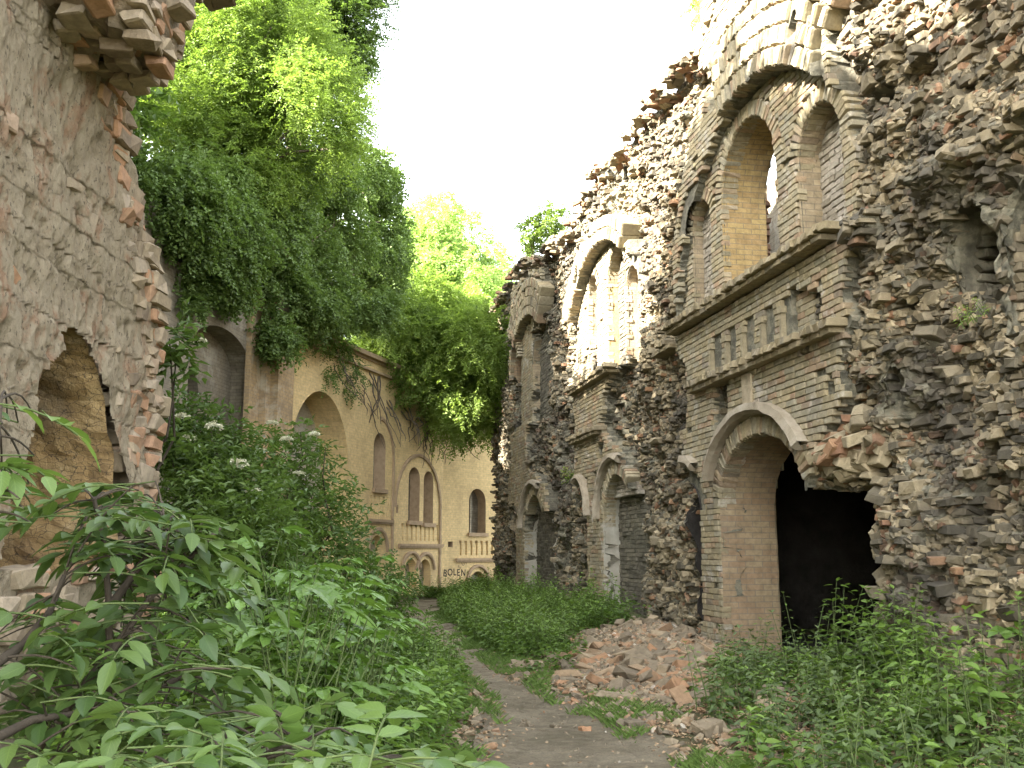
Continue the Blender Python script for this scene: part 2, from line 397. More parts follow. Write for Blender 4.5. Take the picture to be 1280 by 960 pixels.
# ------------------------------------------------------------------ ground
PATH = [(.75, -3, 1.1), (.65, 4, 1.1), (.56, 7.4, .88), (.36, 9.4, .62), (.06, 11, .45), (-.42, 13.2, .38), (-1.2, 17.7, .42), (-2.2, 23, .65), (-2.95, 28.5, .8), (-2.6, 32.0, .8)]
def path_d(x, y):
    """signed distance to the path's edge (negative on the path)"""
    best = np.full(np.broadcast(x, y).shape, 1e9)
    for (x0, y0, w0), (x1, y1, w1) in zip(PATH[:-1], PATH[1:]):
        dx, dy = x1 - x0, y1 - y0; t = np.clip(((x - x0) * dx + (y - y0) * dy) / (dx * dx + dy * dy), 0, 1)
        d = np.hypot(x - x0 - t * dx, y - y0 - t * dy) - (w0 + (w1 - w0) * t)
        best = np.minimum(best, d)
    return best
def smooth(a, b, x):
    t = np.clip((x - a) / (b - a), 0, 1); return t * t * (3 - 2 * t)
def wall_x(y): return 2.93 - .19 * (y - 16)
def gz(x, y):
    x = np.asarray(x, float); y = np.asarray(y, float)
    d = path_d(x, y)
    z = .05 * fbm(x * .5, y * .5, 0, 11) + .03 * fbm(x * 2.2, y * 2.2, 0, 12)
    z = z + .34 * smooth(.1, 2.2, d) * smooth(0, -1.5, x - np.interp(y, [0, 7, 13, 23, 30], [0, -.2, -.9, -2.6, -3.4])) * smooth(30, 24, y)
    wx = wall_x(y)
    z = z + .34 * np.exp(-(((x - 2.4) / .9) ** 2 + ((y - 16.8) / 2.3) ** 2)) + .12 * np.exp(-(((x - 2.0) / .8) ** 2 + ((y - 13) / 1.5) ** 2))              # rubble heap left of the doorway
    z = z + .28 * smooth(-1.6, .2, x - wx) * smooth(13, 10.5, y)                          # slope in front of the wall
    z = z + .30 * smooth(-1.4, 0, x - wx) * smooth(17.5, 21, y)
    z = z - .05 * smooth(.15, -.5, d)
    return z
xs = np.concatenate([np.arange(-90, -8, 4.), np.arange(-8, -4, .4), np.arange(-4, 6, .07), np.arange(6, 12, .5), np.arange(12, 92, 4.)])
ys = np.concatenate([np.arange(-60, -2, 4.), np.arange(-2, 5, .25), np.arange(5, 20, .07), np.arange(20, 42, .3), np.arange(42, 160, 6.)])
GX, GY = np.meshgrid(xs, ys)
a = Acc(); F = grid_faces(len(ys), len(xs)); gv = np.stack([GX, GY, gz(GX, GY)], -1).reshape(-1, 3)
a.add(gv, F, 0, 0, None)
m, n, b, N, L = new_mat('soil_and_litter')
tc = N.new('ShaderNodeTexCoord'); v = tc.outputs['Object']
n1 = noise(N, L, 2.2, 8, .7, v); c = ramp_out(N, L, n1.outputs[0], [(.3, (.055, .05, .03)), (.5, (.09, .08, .045)), (.68, (.15, .115, .07))])
n2 = noise(N, L, 28, 8, .75, v); c = mixc(N, L, .8, c, ramp_out(N, L, n2.outputs[0], [(.3, (.4, .42, .35)), (.6, (1.1, 1.05, 1)), (.75, (1.9, 1.7, 1.4))]), 'MULTIPLY')
n3 = noise(N, L, 1.4, 6, .7, v); c = mixc(N, L, maprange(N, L, n3.outputs[0], .45, .6, 0, .6), c, (.05, .085, .025))
L.new(c, b.inputs['Base Color']); b.inputs['Roughness'].default_value = .95; b.inputs['Specular IOR Level'].default_value = .15
bump(N, L, n2.outputs[0], .8, .03, b)
M_soil = m
ground = a.build('ground', M_soil, smooth=True); tag(ground, kind='structure')

# the trodden path as a sheet over it
px_ = np.arange(-4.2, 2.6, .05); py_ = np.arange(1, 33, .06)
PX, PY = np.meshgrid(px_, py_); pd = path_d(PX, PY) + .34 * fbm(PX * 1.7, PY * 1.7, 0, 31) + .05 * fbm(PX * 9, PY * 9, 0, 33)
F = grid_faces(len(py_), len(px_)); keep = pd.ravel()[F].max(1) < 0
a = Acc(); a.add(np.stack([PX, PY, gz(PX, PY) + .006 + .012 * np.clip(-pd * 6, 0, 1) + .004 * fbm(PX * 7, PY * 7, 0, 35)], -1).reshape(-1, 3), F[keep])
m, n, b, N, L = new_mat('trodden_earth')
tc = N.new('ShaderNodeTexCoord'); v = tc.outputs['Object']
n1 = noise(N, L, 2.5, 8, .65, v); c = ramp_out(N, L, n1.outputs[0], [(.3, (.2, .168, .118)), (.5, (.28, .238, .172)), (.7, (.36, .31, .23))])
n2 = noise(N, L, 60, 6, .75, v); c = mixc(N, L, .7, c, ramp_out(N, L, n2.outputs[0], [(.3, (.6, .6, .6)), (.62, (1.1, 1.1, 1.08)), (.72, (1.9, 1.8, 1.6))]), 'MULTIPLY')
L.new(c, b.inputs['Base Color']); b.inputs['Roughness'].default_value = .95; b.inputs['Specular IOR Level'].default_value = .15
n3 = noise(N, L, 9, 8, .75, v, .5); n4 = noise(N, L, .9, 5, .6, v)
c = mixc(N, L, .75, c, ramp_out(N, L, n3.outputs[0], [(.3, (.55, .52, .48)), (.5, (.95, .94, .92)), (.7, (1.35, 1.3, 1.2))]), 'MULTIPLY'); c = mixc(N, L, maprange(N, L, n4.outputs[0], .52, .68, 0, .5), c, (.10, .085, .05)); L.new(c, b.inputs['Base Color'])
p = bump(N, L, n3.outputs[0], 1., .06, None); bump(N, L, n2.outputs[0], 1., .03, b, p)
tag(a.build('path', m, smooth=True), kind='structure')

# ------------------------------------------------------------------ arch outlines
def arch_pts(xl, xr, zs, zc, n=18):
    """from (xr,zs) over the crown to (xl,zs)"""
    cx = (xl + xr) / 2; rx = (xr - xl) / 2; rz = zc - zs
    t = np.linspace(0, math.pi, n)
    return [(cx + rx * math.cos(k), zs + rz * math.sin(k)) for k in t]
def arch_poly(xl, xr, z0, zc, spring=None, n=18):
    zs = zc - (xr - xl) / 2 * 1.05 if spring is None else spring
    return [(xl, z0), (xr, z0)] + arch_pts(xl, xr, zs, zc, n)
def resample(pts, step, closed=False):
    pts = np.asarray(pts, float)
    if closed: pts = np.vstack([pts, pts[:1]])
    seg = np.hypot(*np.diff(pts, axis=0).T); s = np.concatenate(([0], np.cumsum(seg))); n = max(2, int(round(s[-1] / step)) + 1)
    t = np.linspace(0, s[-1], n)
    return np.stack([np.interp(t, s, pts[:, 0]), np.interp(t, s, pts[:, 1])], 1), t
def reveal(acc, poly, y0, y1, step=.09, jit=.012, mat=0, seed=0, clip=None):
    """the inner sides of an opening"""
    P, t = resample(poly, step, True); ny = max(2, int((y1 - y0) / .1) + 1); ysl = np.linspace(y0, y1, ny)
    V = np.zeros((ny, len(P), 3)); V[..., 0] = P[None, :, 0]; V[..., 2] = P[None, :, 1]; V[..., 1] = ysl[:, None]
    nz = fbm(V[..., 0] * 5 + V[..., 1] * 5, V[..., 1] * 4, V[..., 2] * 5, seed)
    T = np.gradient(P, axis=0); T /= np.maximum(np.hypot(T[:, 0], T[:, 1])[:, None], 1e-6)
    V[..., 0] += T[None, :, 1] * (nz * jit * 2 + jit); V[..., 2] -= T[None, :, 0] * (nz * jit * 2 + jit)
    V[:, -1] = V[:, 0]
    F = grid_faces(ny, len(P))
    if clip is not None:
        cc = np.array(poly).mean(0); o = norm(P - cc) * .07; lim = clip(P[:, 0] + o[:, 0], P[:, 1] + o[:, 1]); lim2 = clip(P[:, 0] + 2 * o[:, 0], P[:, 1] + 2 * o[:, 1]); lim = np.maximum(lim, np.minimum(lim2, lim + .2)) - .04
        V[..., 1] = np.maximum(V[..., 1], np.minimum(lim[None], y1 - .001))
        deg = np.ptp(V.reshape(-1, 3)[F][:, :, 1], axis=1) < 1e-4; F = F[~deg]
    UVv = np.stack([np.broadcast_to(ysl[:, None], nz.shape), np.broadcast_to(t[None], nz.shape)], -1).reshape(-1, 2)
    acc.add(V.reshape(-1, 3), F, 0, mat, UVv[F].reshape(-1, 2))
def flat_poly(acc, poly, holes, y, mat=0, rnd=0., step=None):
    """triangulated flat face with holes at depth y, UV in metres"""
    vs_, es = [], []
    for lp in [poly] + holes:
        k = len(vs_); vs_ += [Vector(p) for p in lp]; es += [(k + i, k + (i + 1) % len(lp)) for i in range(len(lp))]
    r = delaunay_2d_cdt(vs_, es, [], 0, 1e-5)
    P = np.array([tuple(p) for p in r[0]]); T = np.array([list(f) for f in r[2]])
    c = P[T].mean(1); k = inside(poly, c[:, 0], c[:, 1])
    for h in holes: k &= ~inside(h, c[:, 0], c[:, 1])
    T = T[k]; V = np.stack([P[:, 0], np.full(len(P), y), P[:, 1]], 1)
    acc.add(V, T, rnd, mat, P[T].reshape(-1, 2))

def voussoirs(acc, pts, y0, depth, thick, step=.085, skip=None, jit=.04, rndlo=0., rndhi=1., proud=.012, mat=0, layers=1):
    """bricks standing radially along an intrados polyline (xz)"""
    base = np.asarray(pts, float)
    for ly in range(layers):
        P, t = resample(base, step); T = np.gradient(P, axis=0); T /= np.hypot(T[:, 0], T[:, 1])[:, None]
        Nn = np.stack([T[:, 1], -T[:, 0]], 1)           # outward for right-to-left order
        off = thick * (ly + .5) + .004 * ly
        C = P + Nn * off; fac = 1. + 0 * t
        ang = np.arctan2(Nn[:, 0], Nn[:, 1])
        n = len(P); k = np.ones(n, bool)
        if skip is not None: k = ~skip(C[:, 0], C[:, 1])
        th = thick * .98; scale = 1 + off * .0
        wdt = step * (1 + off / 3.2 if ly else 1.03)
        Cc = np.stack([C[:, 0], y0 + depth / 2 + RG.uniform(-proud, proud, n), C[:, 1]], 1)[k]
        bricks(acc, Cc, np.stack([np.full(n, wdt * .93), np.full(n, depth), np.full(n, th)], 1)[k],
               np.stack([RG.normal(0, .01, n), ang + RG.normal(0, .015, n), RG.normal(0, .015, n)], 1)[k], RG.uniform(rndlo, rndhi, n)[k], jit, mat)

def courses(acc, ok, x0, x1, z0, z1, yf, depth=.14, course=.085, Lb=.27, jit=.03, proud=.006, rlo=0., rhi=1., mat=0, seed=0, miss=.01, gap=.005):
    """running-bond brickwork clipped to ok(x,z)"""
    rows = int((z1 - z0) / course)
    C, S, Rr = [], [], []
    for r in range(rows):
        z = z0 + (r + .5) * course
        x = x0 - (Lb / 2 if r % 2 else 0) + RG.uniform(-.02, .02)
        while x < x1:
            ln = Lb if RG.random() < .72 else Lb / 2
            q = np.linspace(x + .012, x + ln - .012, 7); o = ok(q, np.full(7, z))
            if o.any() and RG.random() > miss:
                a0 = q[o].min() - .012; b0 = q[o].max() + .012
                if b0 - a0 > .05:
                    C.append(((a0 + b0) / 2, z)); S.append((b0 - a0 - gap, course - gap)); Rr.append(RG.uniform(rlo, rhi))
            x += ln
    if not C: return
    C = np.array(C); S = np.array(S); n = len(C)
    y = (yf(C[:, 0], C[:, 1]) if callable(yf) else np.full(n, yf)) + depth / 2 + RG.uniform(-proud, proud, n)
    bricks(acc, np.stack([C[:, 0], y, C[:, 1]], 1), np.stack([S[:, 0], np.full(n, depth), S[:, 1]], 1), RG.normal(0, .012, (n, 3)), np.array(Rr), jit, mat)

# ------------------------------------------------------------------ the right-hand ruin
RP = Plane((2.93, 16.), (.19, -1.))
ruinR = empty('ruined_fort_building'); RP.place(ruinR)
tag(ruinR, 'two storey brick ruin along the right, torn rubble face, arched windows and black doorway', 'ruined building')
TOPX = [-20.6, -20.1, -17, -14.3, -12, -9, -7, -5.5, -4, -2.3, -1.5, -.5, .3, 1.4, 2.6, 4, 6, 12]
TOPZ = [9.8, 10.2, 10.3, 10.25, 9.8, 9.5, 9.7, 9.95, 9.75, 9.7, 9.85, 9.95, 9.6, 9.8, 9.9, 10.3, 10.2, 10.2]
def topz(x): return np.interp(x, TOPX, TOPZ) + .16 * fbm(x * 1.6, 3., 0, 51) + .07 * np.sign(vn(x * 4.1, 7.)) 
THK = .9
O = {}   # openings: poly, depth of reveal, infill depth (None = through)
O['door1'] = [(.97, -.4), (5.1, -.4), (5.12, 1.4), (5.2, 2.0), (5.1, 2.3), (4.75, 2.28), (4.4, 2.2), (4.0, 2.22), (3.75, 2.3), (3.6, 2.25)] + arch_pts(.97, 3.62, 2.25, 3.1, 20)
O['narrow1'] = arch_poly(-.75, .13, .35, 2.6)
O['win1a'] = arch_poly(-.2, .6, 5.36, 7.25)
O['win1b'] = arch_poly(1.07, 2.97, 5.36, 7.86)
O['win1c'] = arch_poly(3.6, 4.72, 5.2, 7.12)
O['door2'] = arch_poly(-5.4, -3.5, -.3, 3.05)
O['narrow2'] = arch_poly(-7.7, -6.75, -.3, 2.85)
O['win2a'] = arch_poly(-6.95, -6.2, 6.2, 7.85)
O['win2b'] = arch_poly(-5.33, -4.07, 5.4, 7.97)
O['win2c'] = arch_poly(-3.97, -3.3, 5.4, 7.25)
O['door3'] = arch_poly(-13.8, -11.1, -.3, 3.08)
O['narrow3'] = arch_poly(-16.1, -15.1, -.3, 2.75)
O['win3a'] = arch_poly(-16.1, -15.0, 6.9, 8.12)
O['win3b'] = arch_poly(-13.25, -11.3, 5.26, 8.02)
O['hole_a'] = [(6.62, 4.05), (6.85, 3.98), (6.95, 3.7), (7.34, 3.7), (7.38, 4.2), (7.34, 4.66), (7.1, 4.78), (6.8, 4.74), (6.64, 4.5)]
O['hole_b'] = [(7.54, 3.4), (7.9, 3.36), (8.3, 3.5), (8.36, 4.1), (8.25, 4.6), (7.9, 4.74), (7.56, 4.6), (7.52, 3.9)]
O['hole_c'] = [(5.45, 2.95), (5.6, 2.9), (5.75, 3.1), (5.78, 3.4), (5.6, 3.5), (5.5, 3.25)]
O['hole_d'] = [(9.2, 3.6), (9.9, 3.6), (9.95, 4.5), (9.5, 4.8), (9.2, 4.5)]
# facing still in place (ragged outlines)
F1 = [(.10, -.5), (.12, 2.2), (-.3, 2.6), (-.55, 3.1), (-.25, 3.9), (-.3, 4.5), (-.75, 4.9), (-.75, 5.4), (-.7, 6.9), (-.35, 7.5), (.1, 8.2), (.7, 9.0), (1.0, 11), (3.9, 11), (4.3, 9.2), (4.9, 8.0), (4.75, 7.3), (5.05, 6.2), (4.95, 5.2),
      (5.05, 4.9), (4.8, 4.5), (5.0, 4.1), (4.6, 3.6), (4.75, 3.2), (4.1, 2.9), (3.85, 2.5), (3.6, 2.2), (.97, 2.25), (.97, -.5)]
F2 = [(-6.65, -.5), (-6.7, 2.6), (-7.2, 3.1), (-7.75, 3.0), (-7.8, 5.3), (-8.2, 5.6), (-7.95, 7.1), (-6.9, 8.0), (-5.5, 8.45), (-4.2, 8.3), (-3.3, 7.7), (-3.25, 5.5), (-4.3, 5.3), (-5.2, 4.9), (-5.6, 4.2), (-5.2, 3.9), (-4.3, 3.5), (-3.6, 2.7), (-4.4, 3.0), (-5.4, 2.6), (-5.4, -.5)]
F3 = [(-15.05, -.5), (-15.1, 2.6), (-16.3, 3.0), (-16.4, 3.7), (-15.9, 4.6), (-16.2, 5.6), (-16.3, 7.9), (-15, 8.6), (-16.2, 9.3), (-15.3, 9.9), (-13.6, 9.7), (-11.4, 9.4), (-11.3, 8.2), (-12.9, 8.1), (-13.3, 7), (-13.3, 5.2), (-13.6, 4.3), (-13.0, 3.8), (-11.2, 3.3), (-11, 2.6), (-13.8, 2.6), (-13.8, -.5)]
MISS = [(-6.95, 5.4, -6.2, 6.7), (-16.2, 5.2, -15.0, 7.0)]
RINGS = [(2.4, 4.98, 3.17, -.12, 1.73, 4.55), (-5.45, 5.0, 3.2, -.12, -7.9, -3.6), (-13.4, 5.35, 3.1, -.10, -15.3, -11.6)]   # cx, cz, R, y, x range
def facing_ok(x, z):
    nx = x + .13 * fbm(x * 3.1, z * 3.1, 0, 61, 3); nz = z + .13 * fbm(x * 3.1, z * 3.1, 5., 62, 3)
    k = inside(F1, nx, nz) | inside(F2, nx, nz) | inside(F3, nx, nz)
    for x0, z0, x1, z1 in MISS: k &= ~((x > x0) & (x < x1) & (z > z0) & (z < z1))
    # patches of fallen facing
    k &= ~((fbm(x * .9, z * 1.1, 2., 66, 3) > .42) & (z > 2.6) & ~((z > 4.1) & (z < 5.3) & (x > .5) & (x < 3.5)))
    return k
def ring_y(x, z):
    """tympanum is set back under the relieving arch; the arch and all above it stand forward"""
    y = np.zeros(np.broadcast(x, z).shape)
    for cx, cz, R, yy, xa, xb in RINGS:
        inb = (abs(x - cx) < 3.3) & (z > 5.3)
        r = np.hypot(x - cx, z - cz)
        y = np.where(inb & ((r < R) | (z < cz)), .16, y)
        y = np.where(inb & (r >= R) & (z > cz + .8) & (x > xa) & (x < xb), yy, y)
    return y
def in_open(x, z, grow=0.):
    k = np.zeros(np.broadcast(x, z).shape, bool)
    for p in O.values():
        c = np.mean(p, axis=0)
        if grow: p = [(c[0] + (a_ - c[0]) * (1 + grow), c[1] + (b_ - c[1]) * (1 + grow)) for a_, b_ in p]
        k |= inside(p, x, z)
    return k
def erosion(x, z):
    """depth of the torn face (y, positive into the wall)"""
    e = .27 + .26 * fbm(x * .75, z * .75, 0, 71, 3) + .17 * fbm(x * 2.1, z * 2.6, 0, 72, 3) + .07 * vn(x * 3, np.floor(z / .17) * 3.7, 0, 73) + .05 * fbm(x * 8, z * 9, 0, 74, 2)
    e = e + 1.0 * np.clip(fbm(x * 2.4, z * 3.2, 3., 173, 3) - .30, 0, .35)
    e = e + .035 * fbm(x * 17, z * 19, 0, 171, 2) + .09 * np.clip(fbm(x * 5, z * 6, 0, 172, 2) - .15, 0, 1)
    e = e + .10 * np.clip(fbm(x * 1.4, z * 1.9, 9., 75, 2), 0, 1)
    e = np.where(x > 5.2, e - .12 - .12 * smooth(3.2, 1.5, z) * smooth(5.2, 6, x), e)
    # ledge line surviving on the far right, at first-floor level
    e = e - .22 * smooth(.25, .05, abs(z - 5.15 - .12 * fbm(x * .8, 0., 0, 76))) * (x > 5.0) * (vn(x * 1.3, 5.) > -.5)
    return np.clip(e, -.3, .82)
def rub_y(x, z):
    f = facing_ok(x, z)
    return np.where(f, ring_y(x, z) + .05, erosion(x, z))
dx = .04
gx = np.concatenate([np.arange(-20.6, -5, .045), np.arange(-5, 9, .03), np.arange(9, 11.5, .06)]); zr = np.arange(-.6, 10.9, .034); ncx = len(gx)
tz = topz(gx)
XX, ZZ = np.meshgrid(gx, zr); ZZ = np.minimum(ZZ, tz[None]); YY = rub_y(XX, ZZ)
edge = smooth(-20.1, -20.6, XX)
YY = YY + edge * .5
XX = XX + .02 * fbm(XX * 9, ZZ * 9, 0, 77, 2)
rows = [np.stack([XX, YY, ZZ], -1)]
top_y = YY[-1]; k_t = 9
for i in range(1, k_t + 1):
    f = i / k_t; yy = top_y + (THK - top_y) * f
    rows.append(np.stack([gx, yy, tz + .12 * fbm(gx * 3, yy * 3, 0, 78) + .05 * np.sign(vn(gx * 5, yy * 6, 0, 79))], -1)[None])
bz = np.arange(10.2, -.7, -.25)
bk = np.stack([np.broadcast_to(gx, (len(bz), ncx)), np.full((len(bz), ncx), THK), np.minimum(bz[:, None], tz[None] - .02)], -1)
rows.append(bk)
V = np.concatenate(rows); nr = V.shape[0]; F = grid_faces(nr, ncx)
c = V.reshape(-1, 3)[F].mean(1)
rowid = F[:, 0] // ncx
isflat = (rowid < len(zr)) | (rowid > len(zr) + k_t)
kill = isflat & in_open(c[:, 0], c[:, 2])
kill |= (abs(V.reshape(-1, 3)[F][:, :, 2].max(1) - V.reshape(-1, 3)[F][:, :, 2].min(1)) < 1e-5) & (rowid < len(zr))
a = Acc(); Vf = V.reshape(-1, 3); a.add(Vf, F[~kill], 0, 0, Vf[F[~kill]][..., [0, 2]].reshape(-1, 2))
# closed far end
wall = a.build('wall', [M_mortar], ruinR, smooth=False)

# rubble bricks over the torn face
N_ = 52000
bx = np.concatenate([RG.uniform(-20.6, 11.3, 30000), RG.uniform(-3, 8.6, 22000)]); bzc = RG.uniform(-.4, 10.3, N_); bzc = (np.floor(bzc / .092) + .5) * .092 + RG.normal(0, .012, N_)
k = (bzc < topz(bx) + .05) & ~((bx > 7.3) & (bx < 7.62) & (bzc > 3.5) & (bzc < 4.7)) & ~facing_ok(bx, bzc) & ~in_open(bx, bzc)
k &= (fbm(bx * 1.7, bzc * 1.7, 3., 81, 3) > -.38)
for xo, zo in ((.1, 0), (-.1, 0), (.05, .03), (0, .08), (0, -.06)): k &= ~in_open(bx + xo, bzc + zo)
bx, bzc = bx[k], bzc[k]; n = len(bx)
ln = RG.uniform(.06, .2, n); hh = RG.uniform(.05, .09, n); dp = RG.uniform(.16, .3, n)
pr = RG.uniform(-.05, .05, n) + (RG.random(n) < .07) * RG.uniform(0, .12, n)
by = erosion(bx, bzc) - pr + dp / 2
rg_ = np.where(RG.random(n) < .7, .4, 1.1); rot = np.stack([RG.normal(0, .12, n) * rg_, RG.normal(0, .10, n) * rg_ + .12 * fbm(bx * .8, bzc * .8, 0, 85), RG.normal(0, .3, n) * rg_], 1)
clus = fbm(bx * .7, bzc * .8, 0, 83, 3)
rn = np.clip(RG.uniform(0, .84, n) - .14 * (bx > 5.6) * (bzc < 3.4) + .0, 0, 1); red = RG.random(n) < np.clip(.07 + .4 * clus, .02, .3); rn = np.where(red, RG.uniform(.85, 1, n), rn)
a = Acc(); bricks(a, np.stack([bx, by, bzc], 1), np.stack([ln, dp, hh], 1), rot, rn, .085)
# small chips bedded in the mortar
n = 42000; ux = np.concatenate([RG.uniform(-20.4, 9, n // 2), RG.uniform(-4, 8.6, n // 2)]); uz = RG.uniform(-.3, 10.1, n)
k = (uz < topz(ux)) & ~facing_ok(ux, uz) & ~in_open(ux, uz) & ~in_open(ux + .06, uz) & ~in_open(ux - .06, uz)
ux, uz = ux[k], uz[k]; n = len(ux); cs = RG.uniform(.025, .085, n)
bricks(a, np.stack([ux, erosion(ux, uz) + cs * .1, uz], 1), np.stack([cs * RG.uniform(1, 1.8, n), cs * 1.3, cs * RG.uniform(.5, .9, n)], 1), RG.normal(0, .4, (n, 3)), RG.uniform(0, .9, n), .16)
# larger broken blocks
n = 1100; ux = RG.uniform(-20.4, 11.2, n); uz = RG.uniform(.2, 10.1, n)
k = (uz < topz(ux)) & ~((ux > 6.4) & (ux < 8.6) & (uz > 3.2) & (uz < 4.95)) & ~facing_ok(ux, uz) & ~in_open(ux, uz, .12) & ~in_open(ux + .15, uz) & ~in_open(ux - .15, uz) & ~in_open(ux, uz + .12)
ux, uz = ux[k], uz[k]; n = len(ux)
bricks(a, np.stack([ux, erosion(ux, uz) + .05, uz], 1), np.stack([RG.uniform(.13, .3, n), RG.uniform(.2, .34, n), RG.uniform(.08, .14, n)], 1), RG.normal(0, .14, (n, 3)), RG.uniform(0, .82, n), .12)
# bricks lying along the broken wall top
n = 1500; ux = RG.uniform(-20.3, 11, n); uy = RG.uniform(-.1, .9, n)
bricks(a, np.stack([ux, uy, topz(ux) + RG.uniform(-.03, .08, n)], 1), np.stack([RG.uniform(.1, .27, n), RG.uniform(.1, .2, n), RG.uniform(.06, .1, n)], 1), np.stack([RG.normal(0, .25, n), RG.normal(0, .25, n), RG.uniform(0, 3, n)], 1), RG.uniform(.2, 1, n), .12)
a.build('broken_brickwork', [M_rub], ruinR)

# slots of the frieze under the first-floor ledge of bay one
SL = []
for x0, x1 in ((.86, 1.22), (1.47, 1.8), (2.06, 2.42), (2.7, 3.04), (3.3, 3.86)):
    SL.append([(x0, 4.24), (x1, 4.24), (x1, 4.78), (x0 + .06 if x1 - x0 < .5 else x0, 4.78), (x0 + .06 if x1 - x0 < .5 else x0, 4.62), (x0, 4.62)])
def in_slot(x, z):
    k = np.zeros(np.broadcast(x, z).shape, bool)
    for p in SL: k |= inside(p, x, z)
    return k
def ringzone(x, z):
    k = np.zeros(np.broadcast(x, z).shape, bool)
    for cx, cz, R, yy, xa, xb in RINGS:
        r = np.hypot(x - cx, z - cz); k |= (r > R - .02) & (r < R + 1.15) & (z > cz + .8) & (x > xa - .05) & (x < xb + .15)
    return k
ARCHES = []   # (pts, thick, y0, depth)
def ok_face(x, z):
    k = facing_ok(x, z) & ~in_open(x, z) & ~in_slot(x, z) & ~ringzone(x, z)
    for pts, th, _, _ in ARCHES:
        cx = np.mean([p[0] for p in pts]); zs = pts[0][1]; rx = (pts[0][0] - pts[-1][0]) / 2; rz = max(p[1] for p in pts) - zs
        e = ((x - cx) / (rx + th)) ** 2 + ((z - zs) / (rz + th)) ** 2
        k &= ~((e < 1) & (z > zs))
    k &= ~((x < 5.3) & (x > -.9) & (((z > 5.16) & (z < 5.36)) | ((z > 4.03) & (z < 4.2) & (x > .05))))
    return k
def arch_of(name, th=.26):
    p = O[name]; return p[2:], th
for nm in ('narrow1', 'win1a', 'win1b', 'win1c', 'door2', 'win2a', 'win2b', 'win2c', 'door3', 'win3a', 'win3b', 'narrow2', 'narrow3'):
    ARCHES.append((O[nm][2:], .25, 0, 0))
DA = arch_pts(.97, 3.62, 2.25, 3.1, 24); ARCHES.append((DA, .27, 0, 0))
a = Acc()
yfun = lambda x, z: ring_y(x, z)
for (x0, x1) in ((-.9, 5.2), (-8.4, -3.1), (-16.5, -10.9)):
    courses(a, ok_face, x0, x1, -.4, 10.4, yfun, miss=.015, rlo=0, rhi=1)
a.build('facing_brickwork', [M_facelime], ruinR)

# arches with their voussoirs, reveals and infill, one child per opening
def gone(x, z): return ~facing_ok(x, z)
def opening(name, key, kind, depth, infill, mrev, minf, th=.25, keep=True, lintel=None):
    p = O[key]; a = Acc(); yy = float(ring_y(np.array([np.mean([q[0] for q in p])]), np.array([max(q[1] for q in p) - .1]))[0]) if max(q[1] for q in p) > 5.4 else 0.
    reveal(a, p, yy + .02, depth, mat=0, seed=len(name), clip=rub_y)
    ob = a.build(name, [mrev], ruinR)
    v = Acc(); voussoirs(v, p[2:] if key != 'door1' else DA, yy, .3, th, skip=gone if keep else None)
    if v.V and len(v.V[0]) > 24 * 12: v.build('arch_ring', [M_facelime], ob)
    if infill is not None:
        f = Acc(); xs0 = min(q[0] for q in p) - .05; xs1 = max(q[0] for q in p) + .05; z0 = min(q[1] for q in p); z1 = max(q[1] for q in p) + .05
        courses(f, lambda x, z: inside([(xs0, z0), (xs1, z0), (xs1, z1), (xs0, z1)], x, z), xs0, xs1, z0, z1, infill, depth=.1, jit=.06, proud=.012, miss=.03)
        box(f, (xs0, infill + .03, z0), (xs1, infill + .12, z1), .5)
        f.build('blocked_infill', [minf], ob)
    return ob
M_infill = mat_unit_brick('limed_infill', [(0, (.22, .195, .15)), (.5, (.31, .28, .23)), (1, (.34, .31, .26))], stain_amt=.3, lime=(.4, .375, .325), lime_amt=.85)
M_infdark = mat_unit_brick('dim_infill', [(0, (.17, .15, .12)), (.5, (.26, .23, .18)), (1, (.3, .25, .2))], stain_amt=.5)
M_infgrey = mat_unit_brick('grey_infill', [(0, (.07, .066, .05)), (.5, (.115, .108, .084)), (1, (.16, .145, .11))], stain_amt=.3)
d1 = opening('doorway', 'door1', 'd', THK + .02, None, M_bk_red, None, .27)
opening('window', 'win1a', 'w', .6, .36, M_bk_face, M_infill)
opening('window', 'win1b', 'w', THK + .02, None, M_bk_gold, None)
opening('window', 'win1c', 'w', .6, .5, M_bk_face, M_infill)
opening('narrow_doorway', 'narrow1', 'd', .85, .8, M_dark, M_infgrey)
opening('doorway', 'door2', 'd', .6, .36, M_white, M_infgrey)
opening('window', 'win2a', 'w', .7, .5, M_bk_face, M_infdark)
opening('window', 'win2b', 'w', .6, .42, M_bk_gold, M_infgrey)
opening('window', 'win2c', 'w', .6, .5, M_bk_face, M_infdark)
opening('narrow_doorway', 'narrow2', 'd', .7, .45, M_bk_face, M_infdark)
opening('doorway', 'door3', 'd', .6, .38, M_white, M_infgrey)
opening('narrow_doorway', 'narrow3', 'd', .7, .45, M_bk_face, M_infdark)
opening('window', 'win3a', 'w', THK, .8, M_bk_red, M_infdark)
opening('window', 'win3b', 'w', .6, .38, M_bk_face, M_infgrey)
for key in ('hole_a', 'hole_b', 'hole_c', 'hole_d'):
    a = Acc(); reveal(a, O[key], .0, THK, jit=.05, seed=5, clip=rub_y)
    n = 60; P, t = resample(O[key], .13, True); q = len(P)
    for dy in (.62,):
        bricks(a, np.stack([P[:, 0], np.full(q, dy), P[:, 1]], 1), np.stack([RG.uniform(.1, .2, q), np.full(q, .28), RG.uniform(.08, .12, q)], 1), RG.normal(0, .14, (q, 3)), RG.uniform(.1, .8, q), .15)
    a.build('broken_window_hole', [M_mortar], ruinR)
